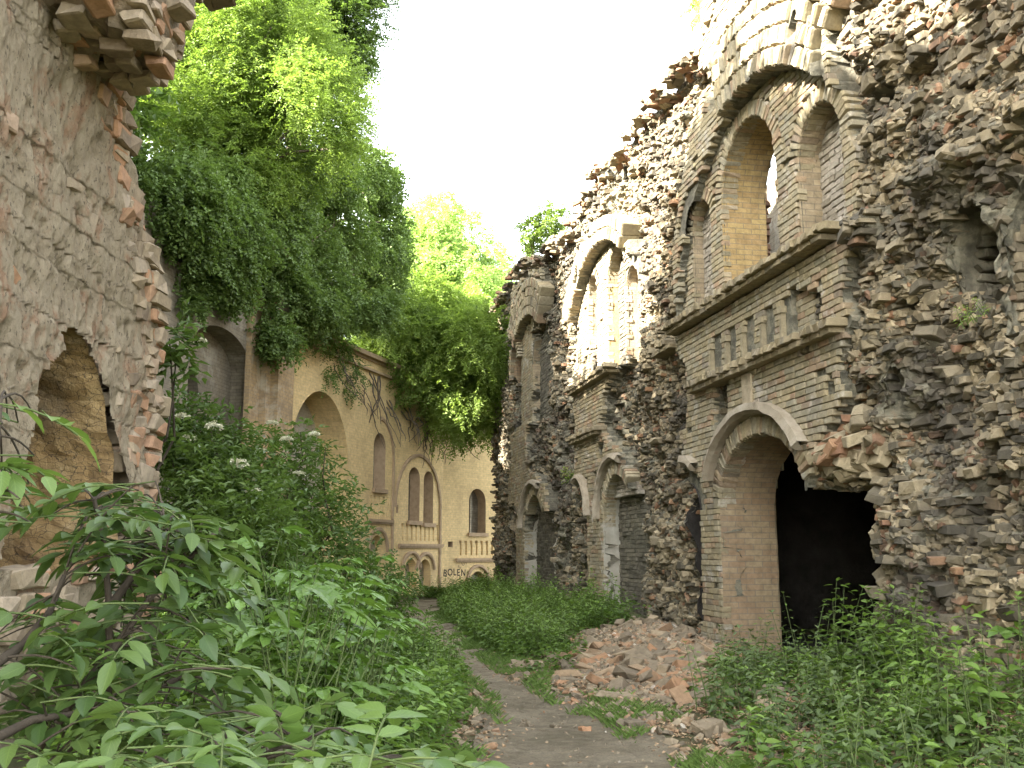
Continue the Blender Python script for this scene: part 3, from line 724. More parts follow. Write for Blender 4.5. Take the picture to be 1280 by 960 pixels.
# lintel panel in the middle doorway
a = Acc(); courses(a, lambda x, z: inside(arch_poly(-5.4, -3.5, 2.62, 3.05, 2.63), x, z), -5.4, -3.5, 2.62, 3.1, .2, depth=.14)
box(a, (-5.3, .24, 2.63), (-3.6, .345, 2.8), .4); a.build('lintel_panel', [M_infill], ruinR)
# pale strips beside narrow doorway
a = Acc(); box(a, (-.16, .25, .3), (-.10, .33, 2.1), .5, 0, .01); a.build('door_frame_strip', [M_white], ruinR)

# relieving arches: several rings of bricks on edge
for (cx, cz, R, yy, xa, xb), lay in zip(RINGS, (5, 2, 4)):
    t1 = math.acos(max(-1, min(1, (xb - cx) / R))); t2 = math.acos(max(-1, min(1, (xa - cx) / R)))
    tt = np.linspace(t1, t2, 60); pts = np.stack([cx + R * np.cos(tt), cz + R * np.sin(tt)], 1)
    a = Acc()
    def sk(x, z): return (fbm(x * 3.3, z * 2.2, 1., 91, 2) > .42) | (z > topz(x) - .02) | ((x > 4.0) & (fbm(x * 4, z * 3, 2., 92, 2) > -.05)) | (((z - cz) > R + .5) & (abs(x - cx) > 1.7) & (fbm(x * 2.1, z * 2, 4., 93, 2) > .0))
    voussoirs(a, pts, yy, .42, .27, step=.088, skip=sk, proud=.02, layers=lay)
    # soffit under the ring
    sof = np.stack([cx + (R + .02) * np.cos(tt), cz + (R + .02) * np.sin(tt)], 1)
    a.build('relieving_arch', [M_face], ruinR)

# ledges: rows of headers, a little broken
def ledge(name, x0, x1, z, y0, h=.16, d=.3, brk=.0, mat=None, step=.125):
    a = Acc(); n = int((x1 - x0) / step); cx = x0 + (np.arange(n) + .5) * step
    k = RG.random(n) > brk
    bricks(a, np.stack([cx, y0 + d / 2 + RG.uniform(-.02, .025, n) + .03 * fbm(cx * .9, z), z + .06 + RG.normal(0, .005, n) + .015 * fbm(cx * .6, z)], 1)[k], (step * .97, d, .1), RG.normal(0, .025, (n, 3))[k], RG.uniform(0, 1, n)[k], .075)
    m = int((x1 - x0) / .26); c2 = x0 + (np.arange(m) + .5) * .26
    bricks(a, np.stack([c2, np.full(m, y0 + .06 + d / 2), np.full(m, z - .03)], 1), (.25, d, .075), RG.normal(0, .01, (m, 3)), RG.uniform(0, 1, m), .04)
    return a.build(name, [mat or M_led], ruinR)
M_led = mat_unit_brick('ledge_brick', [(0, (.22, .18, .11)), (.5, (.28, .235, .15)), (1, (.23, .2, .15))], stain=(.17, .14, .09), stain_amt=.6)
ledge('sill_ledge', -.72, 4.98, 5.22, -.24, brk=.07)
ledge('frieze_ledge', .1, 4.9, 4.08, -.2, brk=.12)
ledge('sill_ledge', -7.8, -4.3, 5.26, -.22, brk=.06)
ledge('frieze_ledge', -7.85, -5.3, 4.08, -.2, brk=.08)
ledge('sill_ledge', -1.9, -.72, 5.05, -.12, brk=.35)
a = Acc()
for p in SL:     # backs of the slots
    xs0 = min(q[0] for q in p); xs1 = max(q[0] for q in p)
    courses(a, lambda x, z: np.ones(np.shape(x), bool), xs0 - .03, xs1 + .03, 4.2, 4.82, .12, depth=.06, Lb=.27, miss=0)
for p in SL:
    x0 = p[0][0]; box(a, (x0 - .07, -.035, 4.6), (x0 + .05, .05, 4.69), .4, 0, .004); box(a, (x0 - .05, -.02, 4.24), (x0 + .02, .06, 4.6), .4, 0, .004)
a.build('slotted_frieze', [M_face], ruinR)
a = Acc(); box(a, (2.03, -.035, 3.5), (2.3, .08, 3.98), .4, 0, .008); a.build('key_block', [M_ledge], ruinR)

# hood mouldings
def hood(pts, y, wid, out, mat, parent, name='hood_moulding', rr=.0):
    P, t = resample(pts, .06); T = np.gradient(P, axis=0); T /= np.hypot(T[:, 0], T[:, 1])[:, None]; Nn = np.stack([T[:, 1], -T[:, 0]], 1)
    prof = [(0, 0), (0, -out * .6), (wid * .35, -out), (wid, -out * .8), (wid, .04)]
    V = np.zeros((len(P), 5, 3))
    for j, (o_, y_) in enumerate(prof):
        q = P + Nn * (o_ + .022 * fbm(P[:, 0] * 5, P[:, 1] * 5, j, 95)[:, None]); V[:, j, 0] = q[:, 0]; V[:, j, 2] = q[:, 1]; V[:, j, 1] = y + y_ + .022 * fbm(P[:, 0] * 6, P[:, 1] * 6, j * 2., 96)
    F = grid_faces(len(P), 5)
    a = Acc(); a.add(V.reshape(-1, 3), F, .5, 0, V.reshape(-1, 3)[F][..., [0, 2]].reshape(-1, 2)); a.add(V[0], [[0, 1, 2, 3]], .5); a.add(V[-1], [[3, 2, 1, 0]], .5)
    return a.build(name, [mat], parent)
M_hood = mat_noise('hood_stone', [(.35, (.22, .185, .13)), (.6, (.32, .28, .22)), (.75, (.28, .18, .115))], 5, 8, .02, 30, stain=(.2, .16, .11), stain_amt=.5)
hp = arch_pts(.97 - .27, 3.62 + .27, 2.2, 3.38, 40); hood([p for p in hp if p[0] < 3.72 and not (p[0] < 1.0 and p[1] < 2.5)], -.0, .16, .17, M_hood, ruinR)
hood([p for p in arch_pts(-.72 - .25, .12 + .25, 2.2, 2.9, 30) if -.35 < p[0] < .1], .0, .15, .16, M_hood, ruinR)
hood([p for p in arch_pts(-5.65, -3.25, 2.2, 3.35, 30) if p[0] < -3.9], -.0, .15, .14, M_hood, ruinR)
hood([p for p in arch_pts(-7.95, -6.55, 2.3, 3.15, 30) if p[0] > -7.6], -.0, .13, .14, M_hood, ruinR)
hood([p for p in arch_pts(-14.05, -10.85, 2.2, 3.36, 30) if p[0] < -11.6], -.0, .15, .14, M_hood, ruinR)
# hanging mass of broken masonry over the doorway and broken right jamb
def lump(acc, c, r, n, seed, mat=0, lo=.1, hi=.95):
    d = norm(RG.normal(size=(n, 3))); rr = RG.uniform(.55, 1.0, n)[:, None]
    P = np.array(c) + d * np.array(r) * rr
    bricks(acc, P, np.stack([RG.uniform(.14, .3, n), RG.uniform(.14, .28, n), RG.uniform(.08, .16, n)], 1), RG.normal(0, .32, (n, 3)), RG.uniform(lo, hi, n), .16, mat)
a = Acc(); lump(a, (4.45, .32, 2.62), (.62, .36, .30), 150, 1, lo=.45, hi=1.0); lump(a, (4.9, .3, 2.75), (.45, .3, .4), 60, 2, lo=.3); lump(a, (3.85, .35, 2.65), (.3, .3, .25), 45, 2, lo=.4)
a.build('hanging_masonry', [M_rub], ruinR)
a = Acc()
for z in np.arange(-.2, 2.3, .16): lump(a, (5.2, .45, z), (.1, .42, .12), 14, 3, hi=.6)
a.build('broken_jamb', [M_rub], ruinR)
# brick pillar between the two broken holes on the right
a = Acc()
for z in np.arange(3.4, 4.75, .09):
    bricks(a, [(7.45 + RG.normal(0, .012), .34, z)], (.13 + RG.uniform(-.02, .03), .24, .085), RG.normal(0, .07, (1, 3)), RG.uniform(.3, .75, 1), .1)
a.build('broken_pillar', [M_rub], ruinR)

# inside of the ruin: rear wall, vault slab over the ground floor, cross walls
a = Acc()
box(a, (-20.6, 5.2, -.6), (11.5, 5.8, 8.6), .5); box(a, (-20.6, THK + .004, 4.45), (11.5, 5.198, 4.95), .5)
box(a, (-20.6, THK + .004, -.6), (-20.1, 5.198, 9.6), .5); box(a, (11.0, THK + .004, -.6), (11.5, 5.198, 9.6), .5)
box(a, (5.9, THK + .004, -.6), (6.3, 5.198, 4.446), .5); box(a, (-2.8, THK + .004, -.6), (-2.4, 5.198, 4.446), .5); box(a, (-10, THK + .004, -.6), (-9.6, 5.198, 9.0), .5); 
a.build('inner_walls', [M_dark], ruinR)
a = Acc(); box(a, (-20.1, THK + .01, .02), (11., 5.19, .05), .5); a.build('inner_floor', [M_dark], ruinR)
a = Acc()
for z in np.arange(5., 8.8, .1): bricks(a, [(.2 + RG.normal(0, .02), 1.15, z)], (.42, .3, .095), RG.normal(0, .05, (1, 3)), RG.uniform(.8, 1, 1), .1)
a.build('inner_brick_pier', [M_rub], ruinR)
a = Acc(); box(a, (-4, 3.0, 4.95), (-1.6, 3.2, 9.), .5); a.build('inner_pier', [M_bk_dark], ruinR)

# ------------------------------------------------------------------ the near left ruin
LP = Plane((-3., 0.), (0., 1.))
ruinL = empty('near_brick_ruin'); LP.place(ruinL)
tag(ruinL, 'ruined wall close on the left, coarse grey plaster over brick around an arched opening', 'ruined wall')
OA = [LP.px(*p) for p in [(-6, 713), (157, 716), (157, 640), (151, 570), (141, 500), (127, 448), (112, 418), (99, 409), (86, 415), (86, 438), (66, 455), (52, 480), (43, 530), (28, 585), (12, 640), (0, 690)]]
ENDP = [(150, -60), (163, 60), (165, 120), (173, 170), (184, 230), (194, 290), (204, 350), (214, 420), (216, 450), (209, 490), (206, 540), (200, 600), (193, 650), (200, 720), (203, 800), (205, 900)]
ez = np.array([LP.px(*p) for p in ENDP]); o_ = np.argsort(ez[:, 1])
def endx(z): return np.interp(z, ez[o_, 1], ez[o_, 0])
def LW(x, z):
    y = .05 * fbm(x * 1.2, z * 1.2, 0, 101, 3) + .016 * fbm(x * 5, z * 2.2, 0, 102, 4) + .012 * fbm(x * 16, z * 6, 0, 103, 3)
    pit = np.clip(fbm(x * 9, z * 5, 4., 104, 3) - .2, 0, 1); y = y + pit * .13 + .012 * fbm(x * 34, z * 20, 0, 107, 2) + .022 * smooth(.1, .2, fbm(x * 2.3, z * 1.6, 6., 110, 4))
    d = endx(z) - x                      # distance from the broken end
    y = y + .3 * np.clip(1 - d / .28, 0, 1) ** 2 + .10 * fbm(x * 3, z * 3, 0, 105, 3) * np.clip(1 - d / 1.4, 0, 1)
    low = smooth(1.5, .9, z); y = y + low * (.10 * fbm(x * 3, z * 4, 1., 106, 3) + .05)
    return y
gx = np.arange(0, 1.0001, 1 / 560); zr = np.arange(-.5, 9.5, .022); X0 = -1.0
ZZ = np.broadcast_to(zr[:, None], (len(zr), len(gx))); EX = endx(zr)[:, None] + .05 * np.sign(vn(zr * 9, 2.))[:, None] + .05 * fbm(zr * 4, 1., 0, 108)[:, None]
XX = X0 + (EX - X0) * (gx[None] ** .8); YY = LW(XX, ZZ)
Vf = [np.stack([XX, YY, ZZ], -1)]
for k_, yy in enumerate((.25, .5, .8, 1.1, 1.4)):     # round the broken end
    e = XX[:, -1:] - .12 * k_ * 0 + .06 * fbm(zr * 5, yy * 4, 0, 109)[:, None]
    Vf.append(np.stack([e, np.maximum(YY[:, -1:], 0) + yy + 0 * e, ZZ[:, :1]], -1))
V = np.concatenate(Vf, 1); F = grid_faces(V.shape[0], V.shape[1]); Vv = V.reshape(-1, 3); c = Vv[F].mean(1)
kill = inside(OA, c[:, 0], c[:, 2]) & ((F[:, 0] % V.shape[1]) < len(gx) - 1)
a = Acc(); a.add(Vv, F[~kill], 0, 0, Vv[F[~kill]][..., [0, 2]].reshape(-1, 2))
# plaster with brick showing
m, n, b, N, L = new_mat('coarse_plaster_over_brick'); tc = N.new('ShaderNodeTexCoord'); v = tc.outputs['Object']
mp = N.new('ShaderNodeMapping'); L.new(v, mp.inputs[0]); mp.inputs['Scale'].default_value = (1, 1, .55); vv = mp.outputs[0]
n1 = noise(N, L, 11, 12, .78, vv); c_ = ramp_out(N, L, n1.outputs[0], [(.28, (.18, .142, .095)), (.45, (.33, .272, .193)), (.7, (.43, .365, .265))])
n2 = noise(N, L, 3.1, 8, .7, vv, .8); f2 = maprange(N, L, n2.outputs[0], .53, .6, 0, .85)
n3 = noise(N, L, 13, 6, .6, v); brk = ramp_out(N, L, n3.outputs[0], [(.3, (.22, .13, .08)), (.5, (.33, .205, .13)), (.7, (.37, .27, .185))])
c_ = mixc(N, L, f2, c_, brk)
n5 = noise(N, L, 38, 4, .6, vv); c_ = mixc(N, L, maprange(N, L, n5.outputs[0], .58, .66, 0, .75), c_, (.09, .07, .05))
L.new(c_, b.inputs['Base Color']); b.inputs['Roughness'].default_value = .95; b.inputs['Specular IOR Level'].default_value = .15
p = bump(N, L, n1.outputs[0], 1., .08, None); p = bump(N, L, n5.outputs[0], -.8, .03, None, p); n6 = noise(N, L, 80, 6, .7, v); bump(N, L, n6.outputs[0], .6, .012, b, p)
M_plA = m
a.build('wall', [M_plA], ruinL, smooth=True)
# stones standing out along the broken end, at the foot and here and there on the face
M_stA = mat_unit_brick('exposed_block', [(0, (.18, .14, .10)), (.4, (.28, .225, .155)), (.7, (.32, .265, .2)), (.8, (.33, .2, .125)), (1, (.34, .2, .12))], stain_amt=.3)
a = Acc(); n = 420; z = RG.uniform(0, 9, n); z = np.floor(z / .15) * .15 + RG.normal(0, .02, n); d = RG.uniform(-.02, .75, n) ** 1.3
x = endx(z) - d - .05
k = ~inside(OA, x, z) & ~inside(OA, x - .12, z); x, z, d = x[k], z[k], d[k]; n = len(x)
bricks(a, np.stack([x, LW(x, z) + .075 + .06 * d, z], 1), np.stack([RG.uniform(.14, .3, n), RG.uniform(.2, .28, n), RG.uniform(.09, .17, n)], 1), RG.normal(0, .09, (n, 3)), RG.uniform(0, 1, n), .11)
n = 260; x = RG.uniform(2.5, 8.3, n); z = RG.uniform(0, 1.35, n); z = np.floor(z / .16) * .16 + .06
bricks(a, np.stack([x, LW(x, z) + .05, z], 1), np.stack([RG.uniform(.15, .36, n), np.full(n, .2), RG.uniform(.1, .16, n)], 1), RG.normal(0, .06, (n, 3)), RG.uniform(0, 1, n), .12)
n = 40; x = RG.uniform(2.5, 7.6, n); z = RG.uniform(1.5, 7, n); k = ~inside(OA, x, z) & ~inside(OA, x + .15, z) & ~inside(OA, x - .15, z) & ~inside(OA, x, z - .15); x, z = x[k], z[k]; n = len(x)
bricks(a, np.stack([x, LW(x, z) + .092, z], 1), np.stack([RG.uniform(.1, .26, n), np.full(n, .2), RG.uniform(.06, .2, n)], 1), RG.normal(0, .16, (n, 3)), RG.uniform(.2, 1, n), .16)
a.build('exposed_blocks', [M_stA], ruinL)
# deep ochre reveal of the opening
m, n, b, N, L = new_mat('ochre_reveal_masonry'); tc = N.new('ShaderNodeTexCoord'); v = tc.outputs['Object']
n1 = noise(N, L, 3.2, 9, .68, v); c_ = ramp_out(N, L, n1.outputs[0], [(.3, (.16, .1, .05)), (.48, (.33, .22, .1)), (.62, (.42, .3, .15)), (.75, (.42, .37, .28))])
n2 = noise(N, L, 1.1, 5, .6, v); c_ = mixc(N, L, maprange(N, L, n2.outputs[0], .5, .65, 0, .7), c_, (.17, .14, .1))
vo = N.new('ShaderNodeTexVoronoi'); vo.feature = 'DISTANCE_TO_EDGE'; mp = N.new('ShaderNodeMapping'); L.new(v, mp.inputs[0]); mp.inputs['Scale'].default_value = (2.2, 2.2, 4.2)
nw = noise(N, L, 4, 4, .6, v); av = N.new('ShaderNodeVectorMath'); av.operation = 'MULTIPLY_ADD'; L.new(nw.outputs['Color'], av.inputs[0]); av.inputs[1].default_value = (.5, .5, .5); L.new(mp.outputs[0], av.inputs[2]); L.new(av.outputs[0], vo.inputs['Vector'])
cr = maprange(N, L, vo.outputs[0], 0, .045, 1, 0); c_ = mixc(N, L, cr, c_, (.06, .045, .03))
L.new(c_, b.inputs['Base Color']); b.inputs['Roughness'].default_value = .95
p = bump(N, L, cr, -1., .03, None); n4 = noise(N, L, 14, 9, .7, v); bump(N, L, n4.outputs[0], .9, .03, b, p)
M_och = m
a = Acc(); reveal(a, OA, .08, 2.4, step=.05, jit=.035, seed=9); rv = a.build('arched_opening', [M_och], ruinL)
a = Acc(); box(a, (3.5, 2.4, .2), (9, 2.6, 4.5), .5); a.build('opening_back', [M_och], rv)
# broken stub of a vault projecting from the face
def stub(c, r, seed, nl=1):
    a = Acc(); nu, nv_ = 46, 30; u = np.linspace(0, 2 * math.pi, nu); v_ = np.linspace(-math.pi / 2, math.pi / 2, nv_); U_, V_ = np.meshgrid(u, v_)
    se = lambda q, e: np.sign(q) * abs(q) ** e
    x = se(np.cos(V_), .45) * se(np.cos(U_), .45); y = se(np.cos(V_), .45) * se(np.sin(U_), .45); z = se(np.sin(V_), .5)
    f = 1 + .16 * fbm(x * 1.6 + seed, y * 1.6, z * 1.6, 111, 4) + .10 * np.round(2 * fbm(x * 2.4, y * 2.4 + seed, z * 3, 112, 2)) * .6
    P = np.stack([c[0] + r[0] * x * f, c[1] + r[1] * y * f, c[2] + r[2] * z * f], -1).reshape(-1, 3)
    a.add(P, grid_faces(nv_, nu), .5); return a
M_och2 = mat_noise('raw_vault_masonry', [(.3, (.1, .08, .055)), (.5, (.19, .15, .105)), (.62, (.25, .19, .13)), (.72, (.26, .16, .1))], 3.5, 9, .05, 9, stretch=(1, 1, 2.2), strength=1.)
def brick_mass(c, r, seed):
    g = np.random.default_rng(seed); a = stub(c, tuple(q * .9 for q in r), float(seed)); P = []
    for z in np.arange(-1, 1.01, .092 / r[2]):
        for y in np.arange(-1, 1.01, .17 / r[1]):
            x = -1 + g.uniform(0, .25 / r[0])
            while x < 1:
                q = np.array((x, y, z)); f = (abs(q[0]) ** 2.6 + abs(q[1]) ** 2.6 + abs(q[2]) ** 2.2) ** (1 / 2.4); w_ = 1 + .30 * float(fbm(x * 1.5 + seed, y * 1.5, z * 1.7, 141, 3))
                if .72 < f / w_ < 1.02: P.append(np.array(c) + q * np.array(r) + g.normal(0, .012, 3))
                x += g.uniform(.14, .27) / r[0]
    P = np.array(P); n = len(P)
    bricks(a, P, np.stack([g.uniform(.12, .26, n), g.uniform(.12, .2, n), g.uniform(.07, .1, n)], 1), g.normal(0, .09, (n, 3)), g.uniform(0, 1, n) ** .9, .12, 1)
    return a
brick_mass((6.3, -.25, 5.62), (.72, .46, .78), 1).build('vault_stub', [M_och2, M_stA], ruinL)
brick_mass((7.35, -.5, 6.7), (.36, .36, .8), 4).build('vault_stub', [M_och2, M_stA], ruinL)
a = Acc(); box(a, (-1, .6, 0), (8.2, 2.2, 9.4), .5)
a = Acc(); box(a, (-1, 1.3, 3.6), (7.6, 4.5, 9.4), .5); box(a, (-1, 2.62, -.3), (7.6, 4.5, 3.59), .5); a.build('wall_core', [M_och], ruinL)

# ------------------------------------------------------------------ mid-left wall under the creeper and the curved far building
def col_at(px, Y): X, Yr, Z = ray(px, 690); return (X / Yr * Y, Y)
PB = [col_at(140, 18.6), col_at(326, 25.6)]
def panel_wall(parent, pl, length, z0, z1, holes, mat, name, thick=.6, yoff=0.):
    a = Acc(); out = [(0, z0), (length, z0), (length, z1), (0, z1)]
    flat_poly(a, out, holes, yoff, 0)
    box(a, (0, yoff + thick, z0), (length, yoff + thick + .02, z1))if False else None
    return a
BP = Plane(PB[0], (PB[1][0] - PB[0][0], PB[1][1] - PB[0][1])); LB = math.hypot(PB[1][0] - PB[0][0], PB[1][1] - PB[0][1])
ruinB = empty('overgrown_wall'); BP.place(ruinB)
tag(ruinB, 'dim grey brick wall with a tall shallow niche beneath the hanging creeper, between near ruin and yellow building', 'ruined wall')
nl = BP.px(228, 600)[0]; nr_ = BP.px(309, 600)[0]; nc = BP.px(272, 406)[1]
niche = arch_poly(nl, nr_, -.5, nc, nc - .9)
a = Acc(); flat_poly(a, [(0, -.5), (LB, -.5), (LB, 8.6), (0, 8.6)], [niche], 0.); reveal(a, niche, 0., .55, jit=.01)
box(a, (0, .05, 8.4), (LB, 1.8, 8.6)); a.build('wall', [M_bk_dark], ruinB)
dl = BP.px(214, 500, .5)[0]; dr = BP.px(251, 500, .5)[0]; dc = BP.px(236, 455, .5)[1]
dpoly = arch_poly(max(dl, nl + .05), dr, dc - 2.6, dc)
a = Acc(); flat_poly(a, [(nl - .1, -.5), (nr_ + .1, -.5), (nr_ + .1, nc + .1), (nl - .1, nc + .1)], [dpoly], .55); reveal(a, dpoly, .55, 1.4, jit=.01)
a.build('niche', [M_bk_dark], ruinB)
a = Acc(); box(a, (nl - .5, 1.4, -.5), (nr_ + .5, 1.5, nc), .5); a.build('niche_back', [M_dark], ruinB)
# piers at the corner
PPL = Plane(PB[1], (PB[1][0] - PB[0][0] + .9, PB[1][1] - PB[0][1]))
a = Acc(); box(a, (LB - 1.5, -.14, -.5), (LB - .85, -.003, 8.2), .5); box(a, (LB - .55, -.5, -.5), (LB + .55, .6, 9.4), .5); box(a, (LB - .848, -.3, -.5), (LB - .552, .3, 6.6), .5)
a.build('pier', [M_bk_pier], ruinB)

CP_ = [col_at(p, y) for p, y in ((351, 27), (442, 31.4), (494, 34.4), (553, 37.2), (622, 39.6), (700, 41.0))]
bldC = empty('curved_fort_building'); tag(bldC, 'curving yellow brick building at the far end with round arched windows, balustrade friezes and graffiti', 'building')
CTOP = 7.9
SEG = []
for i in range(5):
    P0, P1 = CP_[i], CP_[i + 1]; SEG.append((Plane(P0, (P1[0] - P0[0], P1[1] - P0[1])), math.hypot(P1[0] - P0[0], P1[1] - P0[1])))
def archC(pl, xl, xr, ysill, ycrown, spring=None):
    x0 = pl.px(xl, ysill)[0]; x1 = pl.px(xr, ysill)[0]; z0 = pl.px((xl + xr) / 2, ysill)[1]; zc = pl.px((xl + xr) / 2, ycrown)[1]
    return arch_poly(x0, x1, z0, zc, spring)
def child_at(ob, pl): ob.parent = bldC; pl.place(ob); return ob
specs = {0: dict(big=(356, 433, 760, 487), win=[], slots=None, low=[]),
         1: dict(win=[(466, 481, 611, 541)], slots=(461, 487, 645, 620, 5), low=[(461, 479, 740, 669)], blind=(None, 491, 700, 520)),
         2: dict(win=[(510, 524, 651, 584), (529, 541, 654, 589)], slots=(500, 549, 676, 655, 9), low=[(506, 520, 735, 698), (524, 538, 735, 699)], blind=(492, 551, 720, 567)),
         3: dict(win=[(586, 607, 666, 611)], slots=(572, 618, 694, 676, 7), low=[(588, 606, 735, 714)]),
         4: dict(win=[], slots=None, low=[])}
for i, (pl, ln) in enumerate(SEG):
    sp = specs[i]; holes = []; wins = []
    if 'big' in sp:
        b_ = sp['big']; x0 = pl.px(b_[0], 690)[0]; x1 = pl.px(b_[1], 690)[0]; zc = pl.px(396, b_[3])[1]
        big = arch_poly(x0, x1, -.6, zc, zc - (x1 - x0) * .62); holes.append(big)
    for q in sp['win']: p = archC(pl, *q); holes.append(p); wins.append(('window', p))
    for q in sp['low']: p = archC(pl, *q); holes.append(p); wins.append(('low_arch', p))
    slots = []
    if sp['slots']:
        xa, xb, yb, yt, ns = sp['slots']; u0 = pl.px(xa, yb)[0]; u1 = pl.px(xb, yb)[0]; zb = pl.px((xa + xb) / 2, yb)[1]; zt = pl.px((xa + xb) / 2, yt)[1]
        st = (u1 - u0) / ns
        for k in range(ns):
            s0 = u0 + st * (k + .22); s1 = s0 + st * .5
            p = [(s0 + st * .18, zb), (s1, zb), (s1, zt), (s0, zt), (s0, zt - .07), (s0 + st * .18, zt - .16)]
            slots.append(p)
    hole_px = {1: [], 2: [(495, 498, 641, 631)], 3: [(560, 566, 684, 677)]}.get(i, [])
    for (xa, xb, yb, yt) in hole_px:
        A_ = pl.px(xa, yb); B_ = pl.px(xb, yt); holes.append([(A_[0], A_[1]), (B_[0], A_[1]), (B_[0], B_[1]), (A_[0], B_[1])]); wins.append(('putlog_hole', holes[-1]))
    # window sits in a shallow pointed recess on some bays
    a = Acc(); flat_poly(a, [(0, -.8), (ln, -.8), (ln, CTOP), (0, CTOP)], holes + slots, 0.)
    for s_ in slots: reveal(a, s_, 0, .1, step=.06, jit=0)
    wl = child_at(a.build('wall', [M_bk_C]), pl)
    a = Acc(); flat_poly(a, [(0, CTOP - .6), (ln, CTOP - .6), (ln, CTOP - .3), (0, CTOP - .3)], [], .1)
    if slots:
        a = Acc()
        for s_ in slots: flat_poly(a, s_, [], .1)
        child_at(a.build('balustrade_frieze', [M_trimC]), pl)
        a = Acc(); z = slots[0][0][1] - .13; x0 = slots[0][0][0] - .25; x1 = slots[-1][1][0] + .25
        box(a, (x0, -.11, z - .07), (x1, -.003, z + .02)); box(a, (x0 + .02, -.07, z - .13), (x1 - .02, -.004, z - .072)); child_at(a.build('string_course', [M_trimC]), pl)
    for nm, p in wins:
        a = Acc(); dpt = .42 if nm == 'window' else .3; reveal(a, p, 0., dpt, jit=.0); ob = child_at(a.build(nm, [M_trimC if nm != 'low_arch' else M_bk_C]), pl)
        a = Acc(); flat_poly(a, p, [], dpt); 
        half = (i == 3 and nm == 'window')
        g = a.build('blocked_infill', [M_bk_dark if nm != 'low_arch' else M_bk_niche]); g.parent = ob
        xm = [q[0] for q in p]
        if nm == 'window':
            a = Acc(); x0, x1 = min(xm), max(xm); z0 = p[0][1]; box(a, (x0 - .07, -.1, z0 - .14), (x1 + .07, .02, z0 - .003)); s_ = a.build('sill', [M_trimC]); s_.parent = ob
            a = Acc(); xm_ = x0 + (x1 - x0) * .5; box(a, (xm_ - .03, dpt - .08, z0), (xm_ + .03, dpt - .01, max(q[1] for q in p) - .08))
            if i == 3: box(a, (x0 + .02, dpt - .05, z0), (x0 + (x1 - x0) * .36, dpt - .012, max(q[1] for q in p) - .25), .5, 1)
            s_ = a.build('inner_pier', [M_bk_niche, M_dark]); s_.parent = ob
        if nm == 'low_arch':
            x0, x1 = min(xm), max(xm); zc = max(q[1] for q in p); w_ = .14
            h_ = hood(arch_pts(x0 - w_, x1 + w_, zc - (x1 - x0) / 2, zc + w_, 20), 0., .12, .09, M_trimC, None); h_.parent = ob
    if 'big' in sp:
        a = Acc(); reveal(a, big, 0., .95, jit=.005, step=.2); ob = child_at(a.build('great_arch', [M_bk_C]), pl)
        a = Acc(); flat_poly(a, big, [], .95); g = a.build('niche_back', [M_bk_niche]); g.parent = ob
        a = Acc(); box(a, (big[0][0] + .02, 1.0 - .45, -.3), (big[0][0] + .4, .94, 3.2)); g = a.build('painted_shadow_block', [M_dark]); g.parent = ob  # solid dark block stands in for shadow at the niche's left edge
    if sp.get('blind'):
        xl, xr, ybt, ytp = sp['blind']
        z0 = pl.px(xr, ybt)[1]; x1 = min(ln - .03, pl.px(xr, 640)[0]); 
        x0 = pl.px(xl, 640)[0] if xl else x1 - 2 * (x1 - (wins[0][1][0][0] + wins[0][1][1][0]) / 2)
        zc = pl.px((xr + (xl or 455)) / 2, ytp)[1]; sprg = zc - (x1 - x0) * .62
        pts = [(x1, -.4)] + arch_pts(x0, x1, sprg, zc, 28)[:(28 if xl else 15)]
        h_ = hood(pts, 0., -.12, .07, M_trimC, None, 'blind_arch_moulding'); child_at(h_, pl)
    # cornice and parapet
    a = Acc(); box(a, (0, -.12, CTOP - .55), (ln, -.003, CTOP - .47)); box(a, (0, -.2, CTOP - .12), (ln, -.003, CTOP + .02)); box(a, (0, -.06, CTOP - .2), (ln, -.004, CTOP - .125))
    a.build('cornice', [M_trimC]); child_at(bpy.data.objects[a_name] if False else COL.objects[-1], pl)
    a = Acc(); box(a, (-.1, .6, CTOP + .022), (ln + .1, 3.5, CTOP + .1)); box(a, (-.1, 1.75, -.6), (ln + .1, 1.9, CTOP), .5); ob = child_at(a.build('roof', [M_bk_dark]), pl)
# graffiti
def text_mesh(txt, size, parent, loc, rot, mat, name='graffiti', arc=None):
    out = []
    for k, ch in enumerate(txt):
        cu = bpy.data.curves.new('t', 'FONT'); cu.body = ch; cu.size = size; cu.extrude = .002; cu.offset = size * .012; cu.resolution_u = 3
        tmp = bpy.data.objects.new('t', cu); COL.objects.link(tmp); dg = bpy.context.evaluated_depsgraph_get(); me = bpy.data.meshes.new_from_object(tmp.evaluated_get(dg))
        bpy.data.objects.remove(tmp)
        n = len(me.vertices); co = np.zeros(n * 3); me.vertices.foreach_get('co', co); co = co.reshape(-1, 3)
        out.append((co, [list(p.vertices) for p in me.polygons]))
    V = []; Fs = []; x = 0
    for k, (co, fs) in enumerate(out):
        if len(co) == 0: x += size * .35; continue
        c = co.copy(); w_ = c[:, 0].max() - c[:, 0].min(); c[:, 0] -= c[:, 0].min()
        ang = (arc(k) if arc else RG.normal(0, .06)); ca, sa = math.cos(ang), math.sin(ang)
        X_ = c[:, 0] * ca - c[:, 1] * sa; Z_ = c[:, 0] * sa + c[:, 1] * ca
        zo = RG.normal(0, size * .05); 
        base = len(V); yoff = .006
        px0, pz0 = loc(k) if callable(loc) else (loc[0] + x, loc[1])
        V += [(px0 + X_[i], -yoff - c[i, 2], pz0 + Z_[i] + zo) for i in range(len(c))]; Fs += [[base + q for q in f] for f in fs]
        x += w_ + size * .14
    me = bpy.data.meshes.new(name); me.from_pydata(V, [], Fs); me.materials.append(mat); ob = bpy.data.objects.new(name, me); COL.objects.link(ob); ob.parent = parent
    return ob
